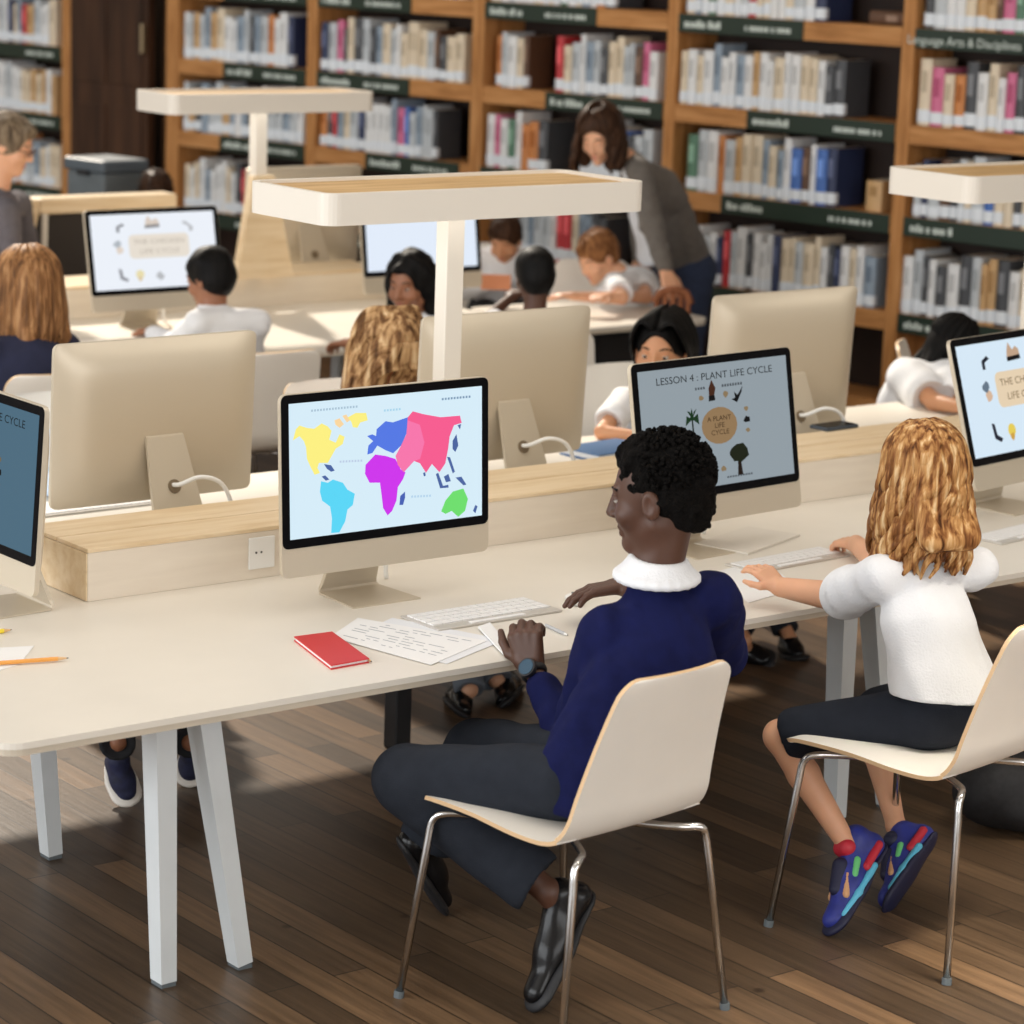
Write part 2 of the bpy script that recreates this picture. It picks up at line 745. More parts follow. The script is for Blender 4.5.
# green label strips: (bay, level index) -> list of (from, to) as fractions of the bay
STRIP = {
    'far left': {1: [(0.0, 1.0)], 2: [(0.0, 1.0)], 3: [(0, 1)], 4: [(0, 1)]},
    'first': {1: [(0.36, 1.0)], 2: [(0.36, 1.0)], 3: [(0.34, 1.0)], 4: [(0.1, 0.8)]},
    'second': {1: [(0.0, 0.62)], 2: [(0.0, 0.62)], 3: [(0.34, 0.95)], 4: [(0, .6)]},
    'third': {1: [(0.0, 0.63)], 2: [(0.36, 1.0)], 3: [(0.0, 0.55)], 4: [(0.3, 1)]},
    'fourth': {1: [(0.0, 0.58)], 2: [(0.34, 1.0)], 3: [(0.24, 1.0)], 4: [(0.0, 0.7)]},
    'rightmost': {1: [(0.0, 1.0)], 2: [(0.62, 1.0)], 3: [(0.0, 1.0)], 4: [(0.0, 0.9)]},
}
for bay, (a, b, ul, ur) in BAYS.items():
    t = thing('bookcase', BAYLAB[bay][0], 'bookcase', group=None)
    shelf_local(t)
    DEP = 0.36
    if ul:
        MB().box((a - ul + 0.002, 0, 0), (a - 0.001, DEP, 2.75), bev=0.004).build('upright', M['oak'], t)
    # each bay but the last shares the next bay's upright
    if ur:
        MB().box((b + 0.001, 0, 0), (b + ur, DEP, 2.75), bev=0.004).build('upright', M['oak'], t)
    MB().box((a, DEP - 0.013, 0), (b - 0.002, DEP, 2.75)).build('back_panel', M['backw'], t)
    MB().box((a, 0.02, 0), (b - 0.002, DEP - 0.02, 0.10)).build('plinth', M['oakh'], t)
    for li, z in enumerate(LV):
        MB().box((a, 0.004, z - FH), (b - 0.002, DEP - 0.016, z + FH - 0.004)).build('shelf_board', M['oakh'], t)
        for (u0, u1) in STRIP[bay].get(li, []):
            x0, x1 = a + (b - a) * u0, a + (b - a) * u1
            st = MB().box((x0 + 0.006, -0.006, z - FH), (x1 - 0.006, 0.003, z + FH - 0.005), bev=0.002).build('label_strip', M['green'], t)
            # faint white shelf wording, too small to read
            lm = MB()
            r2 = random.Random(int(a * 100) + li)
            xx = x0 + 0.05
            if bay == 'rightmost' and li == 1:
                me = text_mesh('Language Arts & Disciplines', 0.062)
                me.materials.append(M['stripw'])
                lo = link('lettering', me, st)
                lo.matrix_local = Matrix.Translation((0.36, -0.0075, z - 0.012)) @ Matrix.Rotation(PI / 2, 4, 'X')
                continue
            while xx < min(x1 - 0.1, x0 + 0.30):
                w = r2.uniform(0.012, 0.028)
                lm.box((xx, -0.0075, z - 0.026), (xx + w, -0.0055, z + 0.004 + r2.choice((0, 0, 0.01))))
                xx += w + r2.choice((0.006, 0.006, 0.006, 0.022))
            if x1 - x0 > 0.7:
                xx = x1 - 0.40
                while xx < x1 - 0.1:
                    w = r2.uniform(0.012, 0.026)
                    lm.box((xx, -0.0075, z - 0.024), (xx + w, -0.0055, z + 0.002))
                    xx += w + r2.choice((0.006, 0.006, 0.02))
            lm.build('lettering', M['stripw'], st)

# ------------------------------------------------------------------ books
BC = {
    'white': (232, 233, 233), 'cream': (228, 212, 186), 'pale grey': (196, 202, 206), 'blue grey': (146, 162, 178),
    'blue': (70, 112, 186), 'navy': (44, 54, 88), 'red': (192, 48, 54), 'pink': (214, 112, 150), 'tan': (205, 166, 116),
    'orange': (206, 132, 70), 'dark grey': (70, 72, 76), 'green': (88, 128, 104), 'brown': (96, 66, 46),
}
WT = {'white': 26, 'cream': 18, 'pale grey': 17, 'blue grey': 11, 'blue': 4, 'navy': 3, 'red': 3, 'pink': 2, 'tan': 5, 'orange': 2,
      'dark grey': 7, 'green': 2, 'brown': 2}
LAB = mat('spine_label_white', hexc(232, 238, 244), 0.6)
PAG = mat('page_edge', hexc(226, 216, 196), 0.8)
_book = {}


def book_mesh(col, band=True):
    key = (col, band)
    if key in _book:
        return _book[key]
    m = MB()
    # rounded spine towards the room, page block at the top
    n = 5
    sp = [(-0.5 + i / (n - 1), -0.06 * math.sin(PI * i / (n - 1))) for i in range(n)]
    m.prism(sp + [(0.5, 1), (-0.5, 1)], 0, 1, 0)
    m.prism([(-0.38, 0.12), (0.38, 0.12), (0.38, 0.97), (-0.38, 0.97)], 0.9, 1.0005, 1)
    if band:
        sp2 = [(-0.51 + 1.02 * i / (n - 1), -0.02 - 0.06 * math.sin(PI * i / (n - 1))) for i in range(n)]
        m.prism(sp2 + [(0.51, 0.1), (-0.51, 0.1)], 0.05, 0.24, 2)
    # faint title block on the spine
    m.prism([(-0.22, -0.066), (0.22, -0.066), (0.22, 0), (-0.22, 0)], 0.5, 0.82, 3)
    c = BC[col]
    tc = tuple(max(0, v - 34) if sum(c) > 380 else min(255, v + 60) for v in c)
    o = m.build('library_book', [mat('cover_' + col.replace(' ', '_'), hexc(*c), 0.5, var=0.05, scale=4), PAG, LAB,
                                mat('title_' + col.replace(' ', '_'), hexc(*tc), 0.55)])
    me = o.data
    bpy.data.objects.remove(o)
    _book[key] = me
    return me


def ordinal(n):
    w = ['', 'first', 'second', 'third', 'fourth', 'fifth', 'sixth', 'seventh', 'eighth', 'ninth', 'tenth', 'eleventh', 'twelfth',
         'thirteenth', 'fourteenth', 'fifteenth', 'sixteenth', 'seventeenth', 'eighteenth', 'nineteenth', 'twentieth']
    if n < len(w):
        return w[n]
    return ('twenty-' + w[n - 20]) if n < 30 else str(n) + 'th'


# (bay, level the books stand on, [(from, to) fraction], tone, shelf word)
ROWS = [
    ('far left', 2, [(0.30, 0.95)], 'pale', 'top'), ('far left', 3, [(0.30, 0.97)], 'pale', 'middle'), ('far left', 4, [(0.45, 0.97)], 'pale', 'bottom'),
    ('first', 2, [(0.02, 0.90)], 'mix', 'top'), ('first', 3, [(0.02, 0.97)], 'blue', 'second'), ('first', 4, [(0.04, 0.95)], 'mix', 'bottom'),
    ('second', 1, [(0.02, 0.94)], 'pale', 'topmost'), ('second', 2, [(0.01, 0.98)], 'mix', 'second'), ('second', 3, [(0.01, 0.81)], 'mix', 'third'),
    ('third', 1, [(0.02, 0.74)], 'pale', 'topmost'), ('third', 2, [(0.06, 0.27), (0.40, 0.98)], 'mix', 'second'),
    ('third', 3, [(0.02, 0.40), (0.55, 0.95)], 'mix', 'third'), ('third', 4, [(0.22, 0.72)], 'mix', 'bottom'),
    ('fourth', 1, [(0.02, 0.67)], 'pale', 'topmost'), ('fourth', 2, [(0.01, 0.76)], 'pale', 'second'), ('fourth', 3, [(0.06, 0.77)], 'mix', 'third'),
    ('fourth', 4, [(0.12, 0.98)], 'mix', 'bottom'),
    ('rightmost', 1, [(0.02, 0.72)], 'mix', 'topmost'), ('rightmost', 2, [(0.02, 0.72)], 'mix', 'second'), ('rightmost', 3, [(0.02, 0.72)], 'dark', 'third'),
    ('rightmost', 4, [(0.0, 0.72)], 'dark', 'bottom'),
]
n_books = 0
for bay, li, spans, tone, word in ROWS:
    a, b = BAYS[bay][:2]
    w = dict(WT)
    if tone == 'pale':
        w.update({'white': 40, 'cream': 26, 'dark grey': 2, 'navy': 1})
    if tone == 'blue':
        w.update({'blue grey': 26, 'pale grey': 26, 'blue': 8})
    if tone == 'dark':
        w.update({'dark grey': 22, 'navy': 9, 'red': 9, 'white': 18, 'brown': 6})
    names, wts = list(w), list(w.values())
    k = 0
    for (u0, u1) in spans:
        x, x1 = a + (b - a) * u0, a + (b - a) * u1
        lean_left = 0
        while x < x1 - 0.03:
            th = rnd.choice((0.040, 0.046, 0.052, 0.058, 0.064, 0.074))
            if x + th > x1:
                break
            h = rnd.choice((0.27, 0.29, 0.30, 0.31, 0.32, 0.34))
            dp = rnd.uniform(0.20, 0.25)
            col = rnd.choices(names, wts)[0]
            if x + th + 0.08 > x1 and u1 < 0.93:  # last book before a gap gets dark covers, standing in for its shaded side
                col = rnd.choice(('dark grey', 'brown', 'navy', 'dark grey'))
            k += 1
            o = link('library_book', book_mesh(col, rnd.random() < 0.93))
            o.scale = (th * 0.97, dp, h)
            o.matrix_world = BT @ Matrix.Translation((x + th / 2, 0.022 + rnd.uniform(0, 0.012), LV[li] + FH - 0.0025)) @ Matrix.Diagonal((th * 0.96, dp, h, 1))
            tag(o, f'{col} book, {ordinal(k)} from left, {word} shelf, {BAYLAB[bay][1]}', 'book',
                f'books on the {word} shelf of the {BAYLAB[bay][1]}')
            n_books += 1
            x += th + 0.0015
print('books', n_books)
# lying / odd ones in the gaps
for (bay, li, u, col, lab) in (('fourth', 1, 0.74, 'brown', 'brown book lying flat in the topmost gap, bookcase right of the bending woman'),
                               ('fourth', 3, 0.90, 'tan', 'small tan book standing alone in the gap, bookcase right of the bending woman')):
    a, b = BAYS[bay][:2]
    o = link('library_book', book_mesh(col, False))
    if col == 'brown':
        o.matrix_world = BT @ Matrix.Translation((a + (b - a) * u + 0.15, 0.05, LV[li] + FH + 0.035)) @ Matrix.Rotation(PI / 2, 4, 'Y') @ Matrix.Diagonal((0.07, 0.2, 0.22, 1))
    else:
        o.matrix_world = BT @ Matrix.Translation((a + (b - a) * u, 0.05, LV[li] + FH - 0.0025)) @ Matrix.Diagonal((0.1, 0.2, 0.16, 1))
    tag(o, lab, 'book')

# grey bin in front of the brown door
bx = at(106, 190, d=15.7)
t = thing('storage_bin', 'dark grey lidded bin standing in front of the brown door', 'bin', (bx.x, bx.y, 0), BR)
MB().box((-0.17, -0.15, 0), (0.17, 0.15, 1.22), bev=0.02).build('body', M['greypl'], t)
MB().box((-0.185, -0.165, 1.22), (0.185, 0.165, 1.29), bev=0.015).build('lid', mat('bin_lid', hexc(84, 94, 102), 0.5), t)
MB().box((-0.05, -0.175, 1.20), (0.05, -0.15, 1.23), bev=0.006).build('handle', M['blackm'], t)
# ------------------------------------------------------------------ desks
TZ = 0.77


def leg_pair(parent, cx, y, spl=0.11, m=None, front=False):
    for s, ft, tp in ((-1, -0.115, -0.135 if front else -0.085), (1, 0.115, -0.015 if front else 0.055)):
        spl = abs(ft)
        MB().beam((cx + ft, y, 0.012), (cx + tp, y, TZ - 0.03), (0.045, 0.055), (0.06, 0.075)).build('leg', m or M['legw'], parent)
        MB().box((cx + s * spl - 0.021, y - 0.026, 0), (cx + s * spl + 0.021, y + 0.026, 0.012)).build('foot_pad', M['greypl'], parent)


def desk(label, x0, x1, y0, y1, trestles, box=None, column=None, seam=None, boxlabel=None):
    t = thing('desk', label, 'desk', (x0, y0, 0))
    L, D = x1 - x0, y1 - y0
    m = MB().prism(rrect(0, 0, L, D, 0.075, 8), TZ - 0.016, TZ, 0)
    m.build('tabletop', M['top'], t)
    MB().prism(rrect(0.003, 0.003, L - 0.003, D - 0.003, 0.073, 8), TZ - 0.032, TZ - 0.016, 0).build('edge_band', M['edge'], t)
    for cx, ys in trestles:
        for y in ys:
            leg_pair(t, cx - x0, y - y0, front=(y == ys[0]))
        MB().box((cx - x0 - 0.05, ys[0] - y0 - 0.05, TZ - 0.075), (cx - x0 + 0.05, ys[-1] - y0 + 0.05, TZ - 0.032)).build('trestle_beam', M['legw'], t)
    if column:
        MB().box((column[0] - x0 - 0.032, column[1] - y0 - 0.035, 0), (column[0] - x0 + 0.032, column[1] - y0 + 0.035, TZ - 0.032), bev=0.006).build('support_column', M['blackm'], t)
    if box:
        bx0, bx1, by0, by1, outs = box
        h = 0.153
        b = thing('desk_divider', boxlabel, 'divider box', (bx0, by0, TZ))
        l, dd = bx1 - bx0, by1 - by0
        MB().box((0, 0, 0), (l, dd, h - 0.012), bev=0.002).build('body', M['birchpale'], b)
        MB().box((-0.004, 0.002, 0.002), (-0.0005, dd - 0.002, h - 0.013)).build('end_panel', M['birch'], b)  # warm birch; the warmer tone also stands in for orange light on this end
        MB().box((-0.002, -0.002, h - 0.012), (l + 0.002, dd * 0.5 - 0.004, h), bev=0.002).build('lid', M['birch'], b)
        MB().box((-0.002, dd * 0.5 + 0.004, h - 0.012), (l + 0.002, dd + 0.002, h), bev=0.002).build('lid', M['birch'], b)
        for ox in outs:
            p = MB().box((ox - bx0 - 0.045, -0.006, 0.03), (ox - bx0 + 0.045, 0.0, 0.125), bev=0.004).build('power_outlet', M['whitepl'], b)
            q = MB()
            for k in (-1, 1):
                q.tube([(ox - bx0 - 0.012 + k * 0.009, -0.0065, 0.08), (ox - bx0 - 0.012 + k * 0.009, -0.0075, 0.08)], 0.0035)
            q.build('socket_hole', M['blackm'], p)
    return t


desk('long cream desk in the foreground carrying the map computer', -0.43, 5.35, 0.0, 2.42,
     [(0.245, (0.19, 1.20, 2.2)), (2.66, (0.22, 1.20, 2.2)), (5.0, (0.24, 1.20, 2.2))],
     box=(0.424, 5.25, 1.104, 1.46, (at(261, 556, y=1.104).x,)), column=(1.835, 1.55),
     boxlabel='long birch divider box along the middle of the foreground desk')
desk('long cream desk in the back row under the far lamp', 1.65, 5.0, 4.63, 7.0,
     [(2.2, (4.85, 5.8, 6.8)), (4.6, (4.85, 5.8, 6.8))], box=(2.55, 4.88, 5.92, 6.28, (3.6,)),
     boxlabel='birch divider box on the back row desk below the far lamp')
desk('short wooden desk in front of the boy resting on his arms', 5.02, 5.95, 4.63, 5.45, [(5.80, (4.85, 5.25))])

# ------------------------------------------------------------------ box lamps
LAMPEM = emissive('lamp_diffuser', (1.0, 0.93, 0.82), 2.0)


def lamp(label, x, y, z0, w=1.22, d=0.29, post_x=0.55, base=False, foot=TZ + 0.153, zt=1.79):
    t = thing('desk_lamp', label, 'desk lamp', (x, y, foot))
    z = zt - foot
    m = MB()
    out = rrect(0, 0, w, d, 0.05, 6)
    inn = rrect(0.02, 0.02, w - 0.02, d - 0.02, 0.035, 6)
    n = len(out)
    vs = [(a, b, z) for a, b in out] + [(a, b, z + 0.095) for a, b in out] + [(a, b, z + 0.095) for a, b in inn] + [(a, b, z) for a, b in inn]
    fs = []
    for i in range(n):
        j = (i + 1) % n
        for r in range(4):
            q = (r + 1) % 4
            fs.append((r * n + i, r * n + j, q * n + j, q * n + i))
    m.add(vs, fs)
    m.build('shade', M['white'], t)
    MB().prism(inn, z + 0.06, z + 0.085).build('top_panel', streaky('lamp_ply', [hexc(176, 142, 98), hexc(198, 164, 116), hexc(212, 180, 134)], (3, 30, 30), 0.6), t)
    MB().prism(inn, z + 0.012, z + 0.022).build('diffuser', LAMPEM, t)
    px = post_x * w
    MB().box((px - 0.034, d * 0.5 - 0.03, 0.0), (px + 0.034, d * 0.5 + 0.03, z + 0.06), bev=0.004).build('post', M['white'], t)
    if base:
        MB().prism([(px - 0.16, 0.0), (px + 0.17, 0.0), (px + 0.05, 0.50), (px - 0.07, 0.50)], -0.025, 0.025,
                   T=Matrix.Translation((0, d * 0.5 - 0.05, 0)) @ Matrix.Rotation(PI / 2, 4, 'X')).build('pedestal', M['birch'], t)
    return t


lamp('white box lamp on a white post above the map computer', 1.235, 1.14, 0, w=1.235, d=0.44, post_x=0.50)
lamp('white box lamp cut by the right edge of the picture', 3.92, 1.09, 0, d=0.43, post_x=0.5, zt=1.765)
lamp('pale box lamp on the back row desk, before the bookcases', 3.47, 5.72, 0, w=1.17, d=0.36, post_x=0.51, base=True, zt=1.735)

# wooden-topped dark screen at the left end of the back row
A = at(40, 205, y=6.75)
B = at(172, 199, y=6.75)
t = thing('desk_screen', 'dark panel with pale wooden top rail behind the lesson computer at upper left', 'screen panel', (A.x, 6.75, TZ))
MB().box((0, 0, 0), (B.x - A.x, 0.05, A.z - TZ - 0.04)).build('panel', mat('dark_panel', hexc(44, 38, 36), 0.7), t)
MB().box((-0.02, -0.04, A.z - TZ - 0.045), (B.x - A.x + 0.01, 0.1, A.z - TZ + 0.035), bev=0.012).build('top_rail', M['birch'], t)
MB().prism([(-0.13, -0.16), (-0.07, -0.21), (-0.0, 0.03), (-0.10, 0.03)], -0.03, 0.03,
           T=Matrix.Translation((0, 0, A.z - TZ)) @ Matrix.Rotation(PI / 2, 4, 'X')).build('side_cheek', M['birch'], t)
MB().tube([(-0.01, -0.05, 0.0), (-0.0, -0.05, A.z - TZ - 0.04)], 0.016).build('support_rod', M['white'], t)
# ------------------------------------------------------------------ all-in-one computers
CW, CH, CHIN, CZ = 0.716, 0.512, 0.082, 0.115
BEZ = 0.026
SW, SH = CW - 2 * BEZ, CH - CHIN - 2 * BEZ


def computer(label, loc, rz, tilt, screen, lod=1, cable=1):
    t = thing('desktop_computer', label, 'computer', loc, rz)
    R = Matrix.Translation((0, 0, CZ)) @ Matrix.Rotation(math.radians(-tilt), 4, 'X')
    # housing: thin edge, back bulging to the middle
    nu, nv = (25, 19)
    m = MB()
    fr = 0.016
    vs, fs = [], []

    def corner(u, v):
        x, z = u * CW, v * CH
        r = 0.022
        hx, hz = CW / 2 - r, CH / 2 - r
        zc = z - CH / 2
        if abs(x) > hx and abs(zc) > hz:
            dx, dz = abs(x) - hx, abs(zc) - hz
            l = math.hypot(dx, dz)
            mxx = max(dx, dz)
            if l > 1e-9:
                f = mxx / l
                x = math.copysign(hx + dx * f, x)
                zc = math.copysign(hz + dz * f, zc)
        return x, zc + CH / 2
    us = [-0.5 + 0.5 * (1 - math.cos(PI * i / (nu - 1))) for i in range(nu)]
    vss = [0.5 * (1 - math.cos(PI * i / (nv - 1))) for i in range(nv)]
    for v in vss:
        for u in us:
            x, z = corner(u, v)
            eu = 1 - max(0.0, (abs(2 * u) - 0.66) / 0.34) ** 2
            ew = 1 - max(0.0, (abs(2 * v - 1) - 0.50) / 0.50) ** 2.6
            vs.append((x, 0.014 + 0.048 * eu * ew + 0.006 * (1 - (2 * u) ** 2), z))
    for v in vss:
        for u in us:
            x, z = corner(u, v)
            vs.append((x, 0.0, z))
    N = nu * nv
    for j in range(nv - 1):
        for i in range(nu - 1):
            a = j * nu + i
            fs.append((a, a + 1, a + nu + 1, a + nu))
            fs.append((N + a, N + a + nu, N + a + nu + 1, N + a + 1))
    per = [i for i in range(nu)] + [j * nu + nu - 1 for j in range(1, nv)] + [(nv - 1) * nu + i for i in range(nu - 2, -1, -1)] + [j * nu for j in range(nv - 2, 0, -1)]
    for q in range(len(per)):
        a, b = per[q], per[(q + 1) % len(per)]
        fs.append((a, N + a, N + b, b))
    m.add([R @ Vector(p) for p in vs], fs)
    hs = m.build('housing', M['alu'] if lod else M['alu'], t, smooth=True, sharp=40)
    # black glass
    gl = MB().prism(rrect(-CW / 2 + 0.002, CHIN, CW / 2 - 0.002, CH - 0.002, 0.018, 4), 0.0, 0.002,
                    T=R @ Matrix.Rotation(PI / 2, 4, 'X')).build('bezel', M['black'], t)
    c, fstr, art = screen
    sc = MB().prism([(-SW / 2, CHIN + BEZ), (SW / 2, CHIN + BEZ), (SW / 2, CHIN + BEZ + SH), (-SW / 2, CHIN + BEZ + SH)], 0.002, 0.003,
                    T=R @ Matrix.Rotation(PI / 2, 4, 'X')).build('screen', emissive('screen_%d_%d_%d' % c, hexc(*c), fstr), t)
    if art:
        ST = R @ Matrix.Translation((-SW / 2, -0.003, CHIN + BEZ)) @ Matrix.Rotation(PI / 2, 4, 'X')
        art(sc, ST)
    # stand: one bent sheet
    tb = math.tan(math.radians(tilt)) * 0.22
    prof = [(0.030 + tb, 0.335), (0.054 + tb, 0.338), (0.075 + tb, 0.325), (0.20, 0.03), (0.203, 0.014), (0.19, 0.006), (0.0, 0.004)]
    w = [0.058, 0.062, 0.066, 0.095, 0.1, 0.105, 0.118]
    vs, fs = [], []
    th = [(0, -0.012), (0, -0.012), (-0.011, -0.008), (-0.011, -0.004), (-0.008, -0.001), (0, -0.005), (0, -0.004)]
    for (y, z), ww, (ty, tz) in zip(prof, w, th):
        vs += [(-ww, y, z), (ww, y, z), (ww, y + ty, z + tz), (-ww, y + ty, z + tz)]
    for i in range(len(prof) - 1):
        for k in range(4):
            a, b = i * 4 + k, i * 4 + (k + 1) % 4
            fs.append((a, b, b + 4, a + 4))
    fs += [(0, 1, 2, 3), tuple(reversed([len(vs) - 4 + i for i in range(4)]))]
    sd = MB().add(vs, fs).build('stand', M['alu'], t)
    # cable hole in the arm and the white cable
    hc = Vector((0, 0.143, 0.178))
    nrm = Vector((0, 0.93, 0.36))
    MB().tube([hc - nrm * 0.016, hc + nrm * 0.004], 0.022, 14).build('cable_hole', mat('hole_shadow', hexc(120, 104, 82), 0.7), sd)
    if cable:
        s = -1 if rz > 2 else 1
        MB().tube(bez([(0, 0.09, 0.18), hc + nrm * 0.025, (0.05 * s, 0.215, 0.215), (0.115 * s, 0.235, 0.19), (0.155 * s, 0.24, 0.10), (0.17 * s, 0.245, 0.004)], 6),
                  0.007, 8).build('power_cable', M['whitepl'], t, smooth=True)
    return t


def flat(parent, ST, name, poly, col, z=0.0006, s=1.0, key=None):
    """flat coloured shape on a lit screen; poly in screen fractions, v upwards"""
    m = MB().prism([(u * SW, v * SH) for u, v in poly], z * 0.5, z, T=ST)
    return m.build(name, emissive('pix_%d_%d_%d_%d' % (*col, int(s * 100)), hexc(*col), s), parent)


def multi(parent, ST, name, polys, col, z=0.0006, s=1.0):
    m = MB()
    for poly in polys:
        m.prism([(u * SW, v * SH) for u, v in poly], z * 0.5, z, T=ST)
    return m.build(name, emissive('pix_%d_%d_%d_%d' % (*col, int(s * 100)), hexc(*col), s), parent)


def words_on(parent, ST, name, s, u, v, size, col, z=0.0012, e=1.0):
    me = text_mesh(s, size)
    me.materials.append(emissive('pix_%d_%d_%d_%d' % (*col, int(e * 100)), hexc(*col), e))
    o = link(name, me, parent)
    o.matrix_local = ST @ Matrix.Translation((u * SW, v * SH, z)) @ Matrix.Diagonal((1, 0.8, 1, 1))
    return o


def circ(u, v, r, n=20, asp=None):
    k = SW / SH
    return [(u + r * math.cos(2 * PI * i / n), v + r * k * math.sin(2 * PI * i / n)) for i in range(n)]


# map outlines, read off the screen in the photo (skewed quad -> fractions)
def quad_uv(pts, TL=(105, 160), TR=(755, 100), BL=(108, 618), BR=(752, 535)):
    src = [TL, TR, BR, BL]
    dst = [(0, 1), (1, 1), (1, 0), (0, 0)]
    Am, bm_ = [], []
    for (x, y), (u, v) in zip(src, dst):
        Am.append([x, y, 1, 0, 0, 0, -u * x, -u * y]); bm_.append(u)
        Am.append([0, 0, 0, x, y, 1, -v * x, -v * y]); bm_.append(v)
    h = np.linalg.solve(np.array(Am, float), np.array(bm_, float))
    out = []
    for x, y in pts:
        w = h[6] * x + h[7] * y + 1
        out.append(((h[0] * x + h[1] * y + h[2]) / w, (h[3] * x + h[4] * y + h[5]) / w))
    return out


def map_art(sc, ST):
    def F(name, pts, col, z=0.0008, s=1.0):
        p = quad_uv(pts)
        flat(sc, ST, name, p, col, z, s)
    F('north_america', [(128, 245), (140, 232), (165, 240), (190, 243), (215, 225), (235, 235), (248, 250), (240, 280), (262, 290), (275, 262), (292, 270), (285, 295), (262, 310), (248, 335), (235, 358), (205, 358), (200, 375), (208, 392), (190, 398), (175, 368), (165, 345), (162, 305), (155, 285), (140, 268), (118, 282)], (252, 240, 130))
    F('greenland', [(303, 205), (330, 190), (365, 190), (370, 215), (345, 222), (335, 240), (320, 238), (315, 220)], (252, 240, 130))
    F('arctic_island', [(258, 215), (275, 208), (290, 228), (275, 240), (262, 230)], (250, 214, 160))
    F('arctic_island', [(285, 200), (298, 195), (310, 215), (300, 222)], (250, 214, 160))
    F('south_america', [(212, 420), (235, 425), (252, 414), (285, 425), (300, 448), (325, 462), (318, 500), (300, 515), (292, 555), (272, 592), (245, 594), (248, 545), (242, 505), (215, 485), (208, 455)], (90, 214, 246))
    F('europe', [(400, 245), (430, 218), (455, 222), (505, 205), (500, 260), (482, 300), (455, 326), (430, 316), (402, 300), (385, 325), (368, 330), (372, 300), (388, 285), (368, 268), (385, 262), (398, 268)], (84, 120, 228))
    F('asia', [(505, 205), (522, 185), (560, 195), (615, 205), (680, 200), (686, 224), (660, 232), (645, 270), (640, 310), (630, 360), (610, 390), (585, 362), (565, 392), (545, 360), (525, 352), (490, 390), (470, 365), (463, 335), (482, 300), (500, 262)], (246, 92, 144))
    F('asia_west', [(463, 335), (482, 300), (500, 262), (504, 215), (545, 230), (560, 290), (545, 345), (525, 352), (490, 390), (470, 365)], (247, 118, 172), z=0.0012)
    F('africa', [(362, 365), (395, 330), (430, 335), (462, 345), (480, 380), (496, 390), (488, 412), (470, 440), (465, 485), (450, 520), (435, 535), (420, 510), (415, 465), (410, 425), (375, 425), (360, 395)], (206, 52, 236))
    F('madagascar', [(475, 500), (478, 470), (494, 455), (494, 475), (487, 500)], (70, 96, 180))
    F('australia', [(615, 522), (630, 485), (655, 455), (690, 445), (705, 480), (695, 520), (672, 540), (650, 520), (630, 530)], (110, 222, 110))
    for q in ([(655, 285), (668, 262), (674, 300), (664, 322), (655, 312)], [(672, 232), (684, 228), (680, 246)], [(636, 338), (646, 340), (662, 388), (655, 394)],
              [(598, 396), (606, 392), (622, 436), (640, 432), (640, 442), (612, 444)], [(664, 408), (684, 405), (700, 432), (690, 434)], [(625, 405), (640, 396), (648, 420), (632, 424)],
              [(722, 520), (730, 500), (737, 505), (730, 528)], [(214, 404), (226, 400), (240, 414), (228, 418)], [(222, 362), (246, 366), (258, 384), (246, 388), (232, 378)],
              [(555, 392), (562, 390), (564, 402), (558, 404)]):
        F('island', q, (74, 100, 160))
    # illegible caption and ocean names
    for (x, y, n, c) in ((180, 178, 16, (170, 196, 214)), (620, 140, 10, (120, 150, 180)), (275, 350, 8, (190, 206, 230)), (515, 468, 7, (180, 212, 236)), (425, 178, 6, (170, 214, 236))):
        polys = []
        for i in range(n):
            xx = x + i * 10
            yy = y - i * (0.9 if y < 300 else 0.5)
            polys.append(quad_uv([(xx, yy + 8), (xx + 6, yy + 7.5), (xx + 6, yy), (xx, yy + 1)]))
        multi(sc, ST, 'caption', polys, c)


def leafy(u, v, r, n=11, seed=1, k=0.3):
    rr = random.Random(seed)
    a = SW / SH
    return [(u + r * (1 + rr.uniform(-k, k)) * math.cos(2 * PI * i / n), v + a * r * (1 + rr.uniform(-k, k)) * math.sin(2 * PI * i / n)) for i in range(n)]


